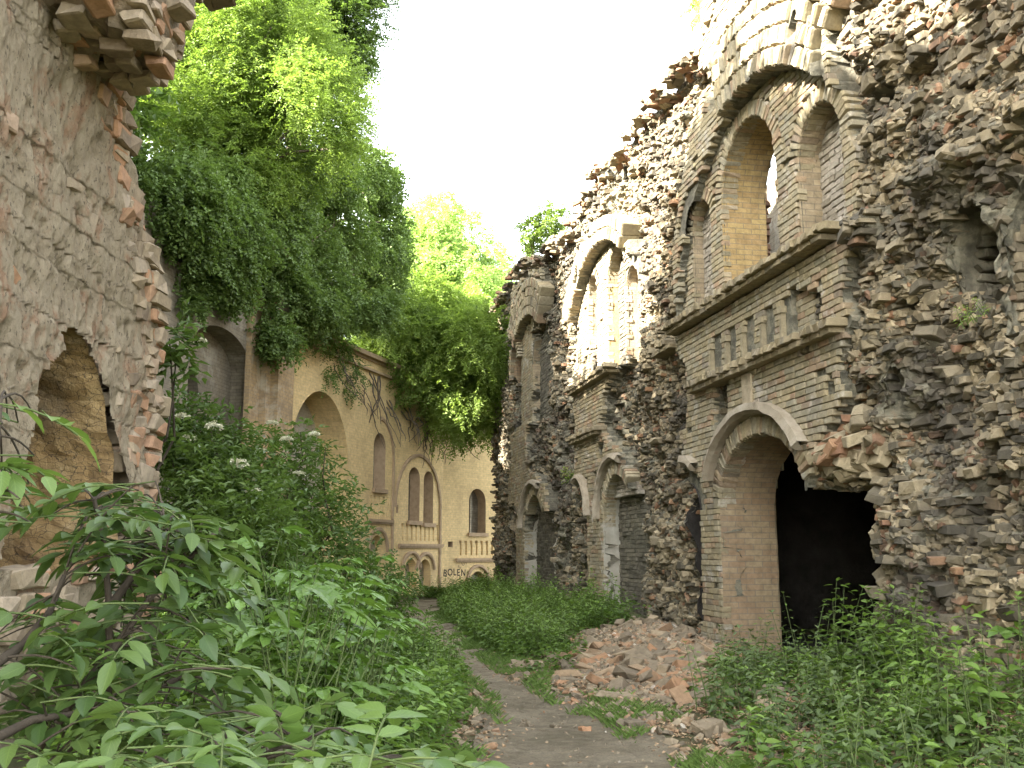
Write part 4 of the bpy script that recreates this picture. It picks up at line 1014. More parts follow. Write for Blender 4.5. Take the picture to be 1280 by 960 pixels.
pl3 = SEG[3][0]; u, z = pl3.px(554, 720); g = text_mesh('BOLEN', .36, bldC, (u, z), 0, M_paint); pl3.place(g)
SPX = [(574.5, 712.5), (578.3, 708.5), (582.6, 705.5), (587.4, 703.5), (592.2, 702.5)]
def arcl(k): return pl3.px(*SPX[k])
g = text_mesh('SUPER', .24, bldC, arcl, 0, mat_noise('faded_paint', [(.3, (.2, .14, .09)), (.7, (.27, .2, .12))], 20), arc=lambda k: math.radians(42 - k * 9)); pl3.place(g)

# earth bank and roofs carrying the trees on the left
def bank(xc, yc):
    pass
a = Acc(); hx = np.linspace(-45, -7.6, 30); hy = np.linspace(8, 90, 40); HX, HY = np.meshgrid(hx, hy)
HX = HX + np.interp(HY, [8, 27, 33, 40, 90], [.6, 0, 1.6, 5.5, 12]); HZ = 7.0 + .05 * (-7.6 - np.minimum(HX, -7.6)) + .5 * fbm(HX * .2, HY * .2, 0, 121)
HZ[:, -1] = 0; HZ[0, :] = 0
a.add(np.stack([HX, HY, HZ], -1).reshape(-1, 3), grid_faces(40, 30)); tag(a.build('hill', [M_soil], smooth=True), kind='structure')


# ================================================================== vegetation
def crown(acc, blobs, dens, L, W, seed, thr=-.25, per=14, spr=.35, down=.35, simple=True, inner=.25, mat=0, nsc=1.1):
    """leaf sprays on and inside a union of ellipsoids; blobs = (centre, radii)"""
    g = np.random.default_rng(seed)
    for c, r in blobs:
        c = np.array(c, float); r = np.array(r, float) * np.ones(3)
        n = int(dens * (r[0] * r[1] + r[0] * r[2] + r[1] * r[2]) * 4)
        d = norm(g.normal(size=(n, 3))); rr = np.where(g.random(n) < inner, g.uniform(.2, .75, n), g.uniform(.72, 1.12, n))
        P = c + d * r * rr[:, None]
        k = fbm(P[:, 0] * nsc, P[:, 1] * nsc, P[:, 2] * nsc, seed, 3) > thr + .25 * (rr > .95)
        P, d = P[k], d[k]; n = len(P)
        ax = norm(d * .8 + g.normal(0, .45, (n, 3)) + np.array([0, 0, -down])); ln = spr * g.uniform(.6, 1.3, n)
        side = norm(np.cross(ax, np.array([0, 0, 1.]) + g.normal(0, .2, (n, 3)))); up = np.cross(side, ax)
        t = np.linspace(.05, 1, per); sg = np.where(np.arange(per) % 2, 1., -1.)
        B = P[:, None] + ax[:, None] * (ln[:, None] * t[None])[..., None] - np.array([0, 0, 1.]) * (ln[:, None] * t[None] ** 2 * .25)[..., None]
        D = ax[:, None] * .55 + side[:, None] * sg[None, :, None] + g.normal(0, .35, (n, per, 3))
        Nn = up[:, None] + g.normal(0, .45, (n, per, 3)) + np.array([0, 0, .5])
        tone = np.clip(.5 + .28 * fbm(P[:, 0] * .8, P[:, 1] * .8, P[:, 2] * .8, seed + 5, 2)[:, None] * 1.6 + g.normal(0, .2, (n, per)), 0, 1)
        q = n * per
        leaves(acc, B.reshape(q, 3), D.reshape(q, 3), Nn.reshape(q, 3), L * g.uniform(.7, 1.25, q), W * g.uniform(.7, 1.2, q), tone.ravel(), mat, simple=simple)
def limb(acc, p0, p1, r0, r1, g, wob=.12, n=7):
    p0 = np.array(p0, float); p1 = np.array(p1, float); t = np.linspace(0, 1, n)[:, None]; ln = np.linalg.norm(p1 - p0)
    P = p0 + (p1 - p0) * t + g.normal(0, wob * ln * .12, (n, 3)) * np.sin(t * math.pi); P[:, 2] += np.sin(t[:, 0] * math.pi) * wob * ln * .2
    tube(acc, P, np.linspace(r0, r1, n), 6)
def tree(name, label, blobs, root, mat, dens, L, W, seed, group=None, cat='tree', rt=.16, **kw):
    g = np.random.default_rng(seed); e = empty(name, tuple(root)); tag(e, label, cat, group)
    a = Acc(); crown(a, [(np.array(c) - np.array(root), r) for c, r in blobs], dens, L, W, seed, **kw); a.build('crown', [mat], e)
    a = Acc(); top = np.mean([b[0] for b in blobs], 0) - np.array(root)
    mid = top * .55; limb(a, (0, 0, -.3), mid, rt, rt * .7, g)
    for c, r in blobs: limb(a, mid + g.normal(0, .1, 3), np.array(c) - np.array(root) + g.normal(0, .2, 3), rt * .55, .02, g, .3)
    a.build('trunk', [M_bark], e); return e
def PB_(lst, Y, r, jy=.8, seed=0):
    g = np.random.default_rng(seed); out = []
    for q in lst:
        x, y = q[:2]; rr = (q[2] if len(q) > 2 else r)
        yy = np.interp(x, [140, 326, 442, 494, 553], [18.6, 25.6, 31.4, 34.4, 37]) - 1.0 - (x > 340) * 1.2 if Y == 'wall' else Y
        out.append((at(x, y, yy + g.uniform(-jy, jy)), (rr, rr * 1.1, rr * .85)))
    return out

tree('feathery_tree', 'tall bright green feathery tree filling the upper left above the creeper', PB_([(225, 30), (280, 20), (335, 25), (255, 90), (310, 80), (365, 75), (215, 120), (265, 150), (320, 140), (375, 130), (408, 125, 1.0), (225, 190, 1.), (300, 205), (360, 190), (250, -60), (330, -70), (420, 165, .8)], 23.5, 1.35, seed=1), (-8.6, 24.5, 7.0), L_fine, 75, .10, .042, 11, per=14, spr=.5, down=.15, thr=-.15)
tree('dark_tree', 'darker leafy tree top rising behind the feathery tree beside the white sky', PB_([(385, 10), (425, 25), (405, 60), (432, 70, .8), (370, 55), (410, -50), (350, -60), (440, -30)], 29, 1.35, seed=2) + [(np.array((-6.5, 32., 10.8)), (1.3, 1.5, 1.2)), (np.array((-7.0, 31., 11.6)), (1.3, 1.5, 1.2))], (-8.2, 30, 7.4), L_elder, 60, .12, .075, 12, per=12, spr=.45, down=.2, thr=-.12)  # last two crown blobs added to block stray sun on the right ruin
cre = tree('climbing_creeper', 'dense dark green creeper hanging over the wall below the feathery tree', PB_([(215, 250), (250, 240), (300, 245), (350, 235), (400, 220), (440, 215), (472, 235, .85), (480, 280, .8), (225, 310), (270, 300), (320, 300), (370, 300), (420, 300), (465, 320), (480, 350, .75), (235, 360, .85), (275, 350, .8), (330, 355), (375, 360), (420, 375, 1.), (455, 380, .9), (478, 395, .6), (335, 405, .6), (350, 425, .45), (325, 425, .38), (230, 385, .5), (395, 395, .7)], 'wall', 1.15, .5, seed=3) , (-7.0, 26, 6.9), L_dark, 85, .105, .09, 13, cat='creeper', per=9, spr=.34, down=.75, thr=-.18)
t4 = tree('bright_tree', 'lush bright green tree drooping over the parapet of the yellow building', PB_([(470, 385, 1.), (520, 385), (565, 400), (605, 430), (440, 420, .9), (455, 400, .8), (470, 430, 1.), (510, 420), (555, 430), (600, 455), (490, 470, 1.), (535, 470), (580, 485), (612, 495, 1.), (525, 512, .8), (565, 525, .9), (600, 530, .9), (630, 440), (455, 470, .7), (440, 440, .6)], 35, 1.45, 1.6, seed=4), (-4.2, 38, 7.4), L_mid, 62, .125, .06, 14, per=14, spr=.5, down=.45, thr=-.2)
tree('pale_tree', 'pale sunlit tree far behind the yellow building against the white sky', PB_([(535, 285, 1.5), (575, 305), (510, 305), (555, 335), (598, 335, 1.6), (525, 350), (585, 375), (612, 400), (548, 265, 1.0), (495, 335), (612, 350, 1.3), (480, 370), (540, 385)], 50, 1.9, 2, seed=5), (-4.2, 52, 5.0), L_pale, 26, .18, .10, 15, per=12, spr=.7, thr=-.12)
tree('wall_top_sapling', 'small thin sapling growing on top of the right ruin at its far end', PB_([(672, 290, .62), (690, 275, .5), (658, 300, .45)], 31.5, .5, .3, seed=6), (1.0, 31.3, 9.9), L_fine, 45, .11, .06, 16, rt=.03, thr=-.05, spr=.3)
tree('leafy_sapling', 'light green sapling on the right ruin top near the biggest window arch', PB_([(885, 8, .35), (900, -10, .4), (872, -12, .4)], 18.5, .4, .2, seed=7), (3.6, 18.6, 9.6), L_pale, 55, .09, .05, 17, rt=.025, thr=-.05, spr=.25)
# unseen trees added on the left to shade the yard and right wall
tree('added_shade_tree', 'broad unseen tree added on the near left ruin to shade the yard', [((-6, 6, 11.9), (2.4, 3., 2.2)), ((-6, 9, 12.6), (2.4, 2.6, 2.4)), ((-6.5, 3, 12.2), (2.4, 3, 2.2)), ((-6.5, -.5, 12), (2.4, 3, 2.2)), ((-8, 7, 13.4), (2.2, 3.2, 2.)), ((-6.8, 10.2, 9.3), (1.9, 2.4, 2.0)), ((-7, 7.5, 9.5), (2.2, 2.4, 2.2)), ((-8, 12, 9.0), (2.2, 2.4, 2.2)), ((-6.3, 10, 6.5), 1.5), ((-6.8, 8.8, 6.8), 1.5), ((-6.2, 11, 5), 1.3), ((-5.8, 9.8, 4.6), 1.2), ((-8, 2, 13.4), (2.2, 3.2, 2.))], (-6, 5, 9.2), L_elder, 24, .2, .15, 18, per=10, spr=.5, thr=-.35)
tree('added_bank_tree', 'rounded unseen tree added on the bank to shade the right ruin', [((-9, 13, 10.6), (2.2, 2.6, 2.6)), ((-9.5, 16.5, 11.0), (2.2, 2.4, 2.6)), ((-10, 19.5, 11.2), (2.2, 2.2, 2.8)), ((-11.5, 15, 12), (2.2, 3.4, 2.2))], (-10, 15.5, 6.9), L_elder, 30, .2, .15, 19, per=10, spr=.5, thr=-.4)

# bare hanging twigs over the yellow wall
g = np.random.default_rng(5)
for (x0, y0, x1, y1, Y) in ((452, 455, 470, 530, 32.2), (458, 450, 490, 560, 32.5), (470, 470, 452, 545, 32.4), (505, 510, 517, 560, 34.6), (520, 520, 513, 555, 35), (540, 530, 530, 570, 35.6), (535, 520, 548, 565, 35.8), (537, 520, 538, 580, 35.8), (560, 530, 552, 575, 36.2), (580, 520, 583, 560, 36.6), (560, 520, 590, 570, 36.5), (480, 500, 500, 552, 33.5), (440, 455, 462, 520, 31.8), (405, 425, 452, 500, 29.8), (425, 430, 440, 480, 30.5)):
    for k in range(3):
        p0 = at(x0 + g.uniform(-8, 8), y0, Y); p1 = at(x1 + g.uniform(-10, 10), y1 + g.uniform(-8, 8), Y - .2); t = np.linspace(0, 1, 9)[:, None]
        P = p0 + (p1 - p0) * t + g.normal(0, .05, (9, 3)) * np.sin(t * math.pi) + np.array([.25 * g.uniform(-1, 1), 0, 0]) * np.sin(t * math.pi); a = Acc(); tube(a, P - np.array((-4.2, 38, 7.4)), np.linspace(.028, .008, 9), 4); a.build('hanging_twig', [M_bark], t4)
# trailing sprays of leaves on the yellow wall's cornice
a = Acc(); crown(a, [(at(x, y, Y) - np.array((-7.0, 26, 6.9)), (r, r, r * 1.6)) for x, y, Y, r in ((400, 440, 28.6, .35), (397, 475, 28.4, .28), (380, 420, 27.6, .4), (405, 410, 29, .5), (425, 440, 30, .4), (365, 445, 27, .2), (440, 470, 30.5, .4), (412, 470, 29.3, .3))], 50, .09, .05, 21, per=10, spr=.3, down=.9, thr=-.1)
a.build('trailing_sprays', [L_elder], cre)

# ---- elder shrubs with flat cream flower heads
def elder(name, label, blobs, root, flowers, seed, dens=60, L=.095, W=.042, stems=9, mat=None):
    g = np.random.default_rng(seed); e = empty(name, tuple(root)); tag(e, label, 'shrub', 'flowering elder shrubs'); R = np.array(root)
    a = Acc(); crown(a, [(np.array(c) - R, r) for c, r in blobs], dens, L, W, seed, per=7, spr=.24, down=.25, thr=-.3, simple=False, inner=.35, nsc=2.2); a.build('foliage', [mat or L_elder], e)
    a = Acc()
    for c, r in blobs: limb(a, g.normal(0, .08, 3) * (1, 1, 0), np.array(c) - R + g.normal(0, .1, 3), .022, .006, g, .35)
    a.build('stems', [M_dstem], e)
    for p, s in flowers:
        a = Acc(); n = 90; rr = s * np.sqrt(g.random(n)); th = g.uniform(0, 6.3, n); P = np.stack([rr * np.cos(th), rr * np.sin(th), .12 * s * g.normal(size=n) - .8 * rr ** 2 / s * .4], 1) + p - R
        D = norm(g.normal(size=(n, 3)) * (1, 1, .3)); leaves(a, P, D, np.array([[0, 0, 1.]]) + g.normal(0, .3, (n, 3)), .022, .02, .5, simple=True)
        leaves(a, P, -D, np.array([[0, 0, 1.]]) + g.normal(0, .3, (n, 3)), .022, .02, .5, simple=True)
        a.build('flower_head', [M_flower], e)
    return e
FL = [(236, 516), (267, 512), (294, 531), (342, 522), (350, 537), (362, 542), (357, 530)]
elder('elder_shrub', 'tall elder shrub with cream flower heads, just right of the near left ruin', PB_([(215, 530), (240, 545), (265, 560), (225, 590), (260, 600), (295, 575), (230, 640), (270, 645), (310, 620), (240, 690), (290, 690), (225, 560, .3), (205, 610), (330, 660), (340, 700)], 10.2, .42, .7, seed=21), (-3.3, 10.4, .4), [(at(x, y, 9.8), .085) for x, y in [(228, 518), (236, 545), (267, 530), (296, 575), (318, 612), (301, 580)]], 22)
elder('elder_shrub', 'thinner elder shrub with many cream flower heads in front of the great arch', PB_([(340, 560, .35), (365, 580), (320, 600), (350, 620), (385, 610), (410, 640), (430, 640, .3), (375, 660), (340, 665), (410, 690), (310, 570, .25), (375, 545, .2), (440, 700, .35), (395, 560, .18)], 13, .5, .7, seed=23), (-2.9, 13.2, .35), [(at(x, y, 12.45), .075) for x, y in [(340, 527), (358, 547), (327, 562), (393, 541), (374, 590)]], 24, dens=42)
elder('elder_shrub', 'dense green elder shrub without flowers beside the bend of the path', PB_([(420, 720), (455, 715), (485, 730), (440, 745), (400, 740), (470, 750), (380, 725), (495, 745, .35)], 17, .5, .7, seed=25), (-2.9, 17.4, .3), [], 26, dens=45)
# a sprig leaning out behind the corner of the near ruin
elder('elder_shrub', 'single elder sprig with two flower heads against the dark niche, beside the near ruin edge', [(at(232, 432, 8.9), (.16, .16, .12)), (at(215, 420, 8.8), (.16, .14, .12))], (-3.4, 9.4, .5), [(at(250, 424, 8.8), .055), (at(228, 420, 8.8), .05)], 27, dens=55, L=.13, W=.06)

# ---- near elder: compound leaves drawn out leaf by leaf
def near_elder(name, label, root, stems, regions, seed, L=.085):
    g = np.random.default_rng(seed); e = empty(name, root); tag(e, label, 'shrub', 'near elder shrubs'); R = np.array(root); la = Acc(); st = Acc()
    for P in stems: tube(st, np.array([at(*p) for p in P]) - R, np.linspace(.013, .006, len(P)), 7)
    allst = [np.array(at(*p)) * (1 - t) + np.array(at(*q_)) * t for P in stems for p, q_ in zip(P[:-1], P[1:]) for t in (0, .25, .5, .75, 1)]
    for (px, py, Y, sx, sy, n) in regions:
        for k in range(int(n * 1.7)):
            x = px + g.uniform(-sx, sx); y = py + g.uniform(-sy, sy); base = at(x, y, Y + g.uniform(-.35, .35))
            near = min(allst, key=lambda q: np.linalg.norm(q - base))
            if np.linalg.norm(near - base) > .34: near = base - norm(base - near) * .34 - np.array([0, 0, .06])
            dirv = norm(np.array([g.normal(.1, .8), g.normal(-.3, .6), g.uniform(-.1, .35)])); rl = g.uniform(.11, .18)
            pr = np.array([base + dirv * rl * t - np.array([0, 0, .35]) * rl * t * t for t in np.linspace(0, 1, 6)])
            q0 = base - dirv * .08; q = np.array([near + (q0 - near) * t + np.array([0, 0, .10]) * math.sin(t * 3.1) * np.linalg.norm(q0 - near) for t in np.linspace(0, 1, 6)])
            tube(st, q - R, np.linspace(.0032, .002, 6), 5, 0., 0); tube(la, np.vstack([q0[None], pr]) - R, .0022, 4, .5, 1)
            side = norm(np.cross(dirv, (0, 0, 1.))); up = np.cross(side, dirv)
            Ps, Ds = [pr[-1]], [pr[-1] - pr[-2] + (0, 0, -.01)]
            for t in ((2, .9), (4, 1.)) if g.random() < .4 else ((1, .8), (3, 1.), (4, 1.)):
                for s_ in (-1, 1): Ps.append(pr[t[0]]); Ds.append(dirv * .55 + side * s_ * 1. + (0, 0, g.uniform(-.5, .1)))
            Ps = np.array(Ps) - R; Ds = np.array(Ds); m_ = len(Ps)
            big_leaves(la, Ps, Ds, np.tile(up, (m_, 1)) + g.normal(0, .22, (m_, 3)), L * g.uniform(.85, 1.3, m_), L * .52 * g.uniform(.9, 1.15, m_), np.clip(g.uniform(0, 1) + g.normal(0, .1, m_), 0, 1))
    st.build('stems', [M_dstem], e, smooth=True); la.build('leaves', [L_near, M_stem], e, smooth=True); return e
near_elder('near_elder_shrub', 'dark stemmed elder shrub in front of the left arch, nearest bottom left', (-1.05, 2.2, .3),
           [[(40, 945, 2.5), (75, 900, 2.5), (110, 850, 2.55), (150, 800, 2.6), (190, 745, 2.7), (235, 700, 2.8), (275, 660, 2.9)], [(134, 960, 2.7), (135, 860, 2.7), (137, 760, 2.75), (130, 680, 2.8), (118, 625, 2.8)], [(-20, 840, 2.3), (30, 805, 2.4), (62, 765, 2.5), (80, 720, 2.6)], [(60, 960, 2.4), (120, 900, 2.5), (190, 860, 2.6), (250, 840, 2.7)], [(137, 760, 2.75), (180, 700, 2.85), (205, 650, 2.9)], [(-20, 930, 2.2), (40, 900, 2.3), (110, 890, 2.4)]],
           [(120, 625, 2.9, 55, 22, 9), (195, 655, 2.9, 50, 30, 10), (160, 705, 2.8, 60, 35, 10), (235, 730, 2.9, 50, 50, 12), (165, 790, 2.7, 80, 45, 14), (230, 860, 2.7, 60, 50, 12), (50, 850, 2.5, 60, 50, 8), (100, 915, 2.4, 110, 32, 12), (30, 770, 2.6, 35, 25, 3)], 31, L=.076)
near_elder('near_elder_shrub', 'elder sprigs reaching in from the left edge in front of the arch', (-1.2, 1.9, .3),
           [[(-30, 700, 2.1), (-10, 620, 2.1), (-5, 560, 2.15), (0, 500, 2.2)]], [(-5, 510, 2.2, 12, 14, 3), (5, 585, 2.15, 16, 20, 4), (-12, 640, 2.1, 12, 25, 2)], 33, L=.072)
near_elder('near_elder_shrub', 'broad glossy elder leaves crossing the bottom edge, closest to the camera', (-.55, 1.6, .2),
           [[(200, 1060, 1.9), (260, 1000, 1.95), (320, 950, 2.0), (380, 930, 2.1)], [(430, 1080, 2.), (440, 1000, 2.), (470, 950, 2.1)]],
           [(230, 925, 2.1, 60, 30, 6), (330, 930, 2.1, 70, 30, 9), (430, 940, 2.05, 60, 25, 8), (500, 955, 2.0, 40, 18, 5), (150, 950, 2.0, 60, 25, 5)], 35, L=.062)

# ---- weeds: prototypes copied one by one
def weed_proto(name, h, nn, lf, seed, mat, w=.5, simple_leaf=False, cluster=1, droop=.3):
    g = np.random.default_rng(seed); a = Acc()
    for s_ in range(cluster):
        lean = g.normal(0, .16, 2); b0 = g.normal(0, .09, 2) * (cluster > 1); hh = h * g.uniform(.75, 1.1)
        z = np.linspace(0, hh, 7); P = np.stack([b0[0] + lean[0] * z ** 1.3, b0[1] + lean[1] * z ** 1.3, z], 1); tube(a, P, np.linspace(.006, .002, 7), 4, 0, 1)
        for k in range(nn):
            t = (k + 1.5) / (nn + 1); zz = hh * t; c = np.array([b0[0] + lean[0] * zz ** 1.3, b0[1] + lean[1] * zz ** 1.3, zz]); an = k * 1.57 + g.normal(0, .3)
            sc_ = lf * (1.15 - .6 * t) * g.uniform(.8, 1.15)
            for q in (0, 1):
                d = np.array([math.cos(an + q * math.pi), math.sin(an + q * math.pi), g.uniform(-.1, .35)])
                pt = c + d * sc_ * .35; big_leaves(a, pt[None], (d + (0, 0, -.2))[None], np.array([[0, 0, 1.]]) + g.normal(0, .25, (1, 3)), sc_, sc_ * w, float(np.clip(.25 + .6 * t + g.normal(0, .12), 0, 1)), rows=5, droop=droop, serr=.0)
        n = 3; an = g.uniform(0, 6.3, n); d = np.stack([np.cos(an), np.sin(an), np.full(n, .8)], 1); big_leaves(a, np.tile(P[-1], (n, 1)), d, np.array([[0, 0, 1.]]) + d * .3, lf * .5, lf * .25, .95, rows=5, serr=0)
    return a.build(name, [mat, M_stem])
def broad_proto(name, h, nl_, lf, seed, mat=None):
    g = np.random.default_rng(seed); a = Acc()
    for k in range(nl_):
        an = k * 2.4 + g.normal(0, .3); hh = h * g.uniform(.3, 1.05); out = h * g.uniform(.15, .42); t = np.linspace(0, 1, 7)
        P = np.stack([math.cos(an) * out * t ** 1.4, math.sin(an) * out * t ** 1.4, hh * t ** .85], 1); tube(a, P, np.linspace(.007, .0035, 7), 5, 0, 1)
        d0 = np.array([math.cos(an), math.sin(an), -.15]); s_ = lf * g.uniform(.7, 1.15); tone = np.clip(g.normal(.55, .22), 0, 1)
        # palmate: one main lobe and two or four side lobes
        side = np.array([-math.sin(an), math.cos(an), 0]); up = np.array([0, 0, 1.]) + g.normal(0, .18, 3)
        for ang_, f_ in ((0, 1.), (.75, .72), (-.75, .72), (1.55, .5), (-1.55, .5)):
            d = d0 * math.cos(ang_) + side * math.sin(ang_)
            big_leaves(a, P[-1][None], d[None], up[None], s_ * f_, s_ * f_ * .62, tone, rows=9, droop=.35, lobes=2, serr=.06)
    return a.build(name, [mat or L_burd, M_stem])
def copies(proto, label, cat, group, spots, smin=.8, smax=1.2, seed=0, zoff=0.):
    g = np.random.default_rng(seed); first = True; out = []
    tag(proto, label, cat, group)
    for x, y in spots:
        o = proto if first else proto.copy()
        if not first: COL.objects.link(o)
        first = False
        o.location = (x, y, float(gz(np.array([x]), np.array([y]))[0]) + zoff - .01); s_ = g.uniform(smin, smax); o.scale = (s_, s_, s_ * g.uniform(.9, 1.1)); o.rotation_euler = (g.normal(0, .07), g.normal(0, .07), g.uniform(0, 6.28)); out.append(o)
    return out
def scatter(n, fx, fy, cond, seed, mind=.0):
    g = np.random.default_rng(seed); out = []; tries = 0
    while len(out) < n and tries < n * 60:
        tries += 1; x = g.uniform(*fx); y = g.uniform(*fy)
        if cond(x, y) and (mind == 0 or all((x - p[0]) ** 2 + (y - p[1]) ** 2 > mind * mind for p in out[-80:])): out.append((x, y))
    return out
pdf = lambda x, y: float(path_d(np.array([x]), np.array([y]))[0])
leftb = lambda x, y: pdf(x, y) > .25 and x < np.interp(y, [0, 7, 13, 23, 30], [.0, -.2, -.9, -2.2, -3.]) and x > -.45 * y + .5 and x > -3.4 - max(0, y - 8) * .25 and y > 3.2
rightw = lambda x, y, m=.3: x < wall_x(y) - m
# broad-leaved plants on the left bank
sp_ = scatter(64, (-3.2, -.9), (5.6, 11.5), lambda x, y: leftb(x, y) and x < -.12 * y - .12 and x > -.33 * y + .3, 41, .22)
for k in range(4):
    copies(broad_proto('hogweed_plant', 1.02, 13 + k % 2, .21, 50 + k), 'broad lobed hogweed plant in the thicket on the left bank', 'plant', 'broad leaved plants on the left bank', sp_[k::4], .75, 1.2, 60 + k)
# nettles on the left bank
sp_ = scatter(250, (-3.6, .2), (3.6, 15), lambda x, y: leftb(x, y), 42)
for k in range(5):
    copies(weed_proto('bank_weed', (.55, .7, .45, .6, .8)[k], (7, 8, 6, 7, 9)[k], (.10, .085, .09, .11, .09)[k], 70 + k, L_weed, .5, cluster=3), 'leafy green weed crowding the left bank', 'weed', 'weeds on the left bank', sp_[k::5], .75, 1.15, 80 + k)
# patch between the path and the right ruin
mid = lambda x, y: pdf(x, y) > .12 and rightw(x, y, .15) and x > np.interp(y, [12, 30], [-.1, -3.2]) and y > 14.2 and not (x > .85 + (y - 14) * .02 and y < 18.3)
sp_ = scatter(280, (-3, 3), (13, 33), mid, 43)
for k in range(4):
    copies(weed_proto('nettle_plant', (.5, .6, .4, .7)[k], 7, (.12, .13, .11, .14)[k], 90 + k, L_weed, .5, cluster=4), 'low green nettle in the patch between the path and the right ruin', 'weed', 'nettles in the middle patch', sp_[k::4], .6, 1.15, 100 + k)
# far strip against the buildings
sp_ = scatter(130, (-7, 0), (23, 38), lambda x, y: pdf(x, y) > .2 and x > -.21 * y - .3 and x < wall_x(y) - .3 and y < 38 - max(0, (-x - .5) * 1.7), 44)
for k in range(3):
    copies(weed_proto('tall_nettle', (.8, .95, .7)[k], 8, .16, 110 + k, L_elder, .5, cluster=5), 'tall nettle clump at the foot of the yellow building', 'weed', 'nettles at the far end', sp_[k::3], .45, .8, 120 + k)
# right foreground
rf = lambda x, y: pdf(x, y) > .25 and rightw(x, y, .1) and x > .2 * y - .15 * max(0, 7.5 - y) and y < 12.6
sp_ = scatter(190, (.9, 4.6), (5.6, 12.4), rf, 45)
for k in range(4):
    copies(weed_proto('thin_weed', (.35, .5, .28, .6)[k], (7, 8, 6, 10)[k], (.14, .125, .15, .115)[k], 130 + k, (L_weed, L_weed2)[k % 2], .52, cluster=2), 'thin leafy weed among the litter in the right foreground', 'weed', 'weeds in the right foreground', sp_[k::4], .7, 1.2, 140 + k)
# individual plants one can point to
def single(proto, label, cat, x, y, s_=1.):
    tag(proto, label, cat); proto.location = (x, y, float(gz(np.array([x]), np.array([y]))[0]) - .01); proto.scale = (s_,) * 3
single(weed_proto('bushy_nettle', .62, 11, .095, 151, L_weed, .45, cluster=6), 'dense bushy nettle left of the black doorway foot', 'weed', 1.95, 9.6)
single(weed_proto('tall_weed', 1.1, 13, .10, 152, L_weed, .4, cluster=2), 'tall slender weed standing in front of the black doorway', 'weed', 3.05, 10.6, .95)
single(weed_proto('tall_weed', .8, 7, .13, 153, L_weed, .5, cluster=2), 'broad leaved sprig low in the left corner of the black doorway', 'weed', 2.75, 11.6, .9)
single(weed_proto('tall_weed', 1.0, 9, .12, 154, L_weed, .5, cluster=4), 'tall leafy weed at the right jamb of the black doorway', 'weed', 3.75, 9.9, .9)
single(broad_proto('hogweed_plant', .5, 4, .24, 155), 'broad lobed plant at the right edge of the picture', 'plant', 4.3, 8.9, 1.2)
single(broad_proto('hogweed_plant', .45, 4, .17, 156), 'hogweed with drooping leaf in front of the right jamb of the black doorway', 'plant', 3.2, 9.3, 1.1)
single(weed_proto('wall_fern', .35, 8, .12, 157, L_fine, .4, cluster=5), 'green tuft growing on the torn wall above the middle narrow arch', 'weed', 0, 0); fr = COL.objects[-1]
u_, z_ = RP.px(716, 600); w_ = np.array(RP.o) + np.array(RP.u) * u_; fr.location = (w_[0] - .02, w_[1], z_); fr.rotation_euler = (0, -.7, 0)
single(weed_proto('wall_fern', .2, 6, .06, 158, L_fine, .4, cluster=6), 'small green tuft below the two broken window holes', 'weed', 0, 0); fr = COL.objects[-1]
u_, z_ = RP.px(1218, 405); w_ = np.array(RP.o) + np.array(RP.u) * u_; fr.location = (w_[0] - .02, w_[1], z_); fr.rotation_euler = (0, -.5, 0)

# ---- ground cover nobody could count
def cover(name, n, fx, fy, cond, L, seed, mat, kindl, hmax=.18):
    g = np.random.default_rng(seed); x = g.uniform(*fx, n); y = g.uniform(*fy, n); k = cond(x, y); x, y = x[k], y[k]; n = len(x)
    dn = fbm(x * 1.3, y * 1.3, 0, seed, 3) > -.05; x, y = x[dn], y[dn]; n = len(x); an = g.uniform(0, 6.3, n); hz = g.uniform(.01, hmax, n) * (1 + .6 * fbm(x, y, 0, seed + 1))
    P = np.stack([x, y, gz(x, y) + np.abs(hz)], 1); D = np.stack([np.cos(an), np.sin(an), g.uniform(-.2, .4, n)], 1); a = Acc()
    leaves(a, P, D, np.array([[0, 0, 1.]]) + g.normal(0, .35, (n, 3)), L * g.uniform(.6, 1.3, n), L * .55 * g.uniform(.7, 1.2, n), g.random(n), simple=False)
    return tag(a.build(name, [mat]), kind='stuff')
vl = lambda x, y: (path_d(x, y) > .12) & (x < np.interp(y, [0, 7, 13, 23, 30], [.3, .1, -.6, -2., -2.9])) & (x > -.46 * y)
tag(cover('undergrowth', 90000, (-4.2, .4), (2.5, 16), vl, .075, 201, L_weed, '', .62), 'dense low undergrowth covering the left bank', None)
vm = lambda x, y: (path_d(x, y) > .05) & (x < wall_x(y) - .05) & (x > np.interp(y, [12, 30], [-.2, -3.2])) & ~((x > .8) & (y < 18))
tag(cover('groundcover', 80000, (-4, 3.2), (12.5, 36), vm, .08, 202, L_weed, '', .3), 'low green ground cover between path and right ruin', None)
vr = lambda x, y: (path_d(x, y) > .15) & (x < wall_x(y) - .05) & (x > .19 * y - .2 * np.maximum(0, 7.5 - y)) & (y < 12.8) & (fbm(x * 1.1, y * 1.1, 0, 207, 3) > -.12)
tag(cover('low_weeds', 15000, (.7, 5.2), (4.5, 12.8), vr, .06, 203, L_weed, '', .16), 'sparse low weeds over the litter in the right foreground', None)
vf = lambda x, y: (path_d(x, y) > .1) & (x > -.23 * y - .6) & (x < wall_x(y)) & (y > 15)
tag(cover('far_groundcover', 60000, (-9, 0), (15, 38), vf, .12, 204, L_elder, '', .28), 'green ground cover at the far end of the yard', None)
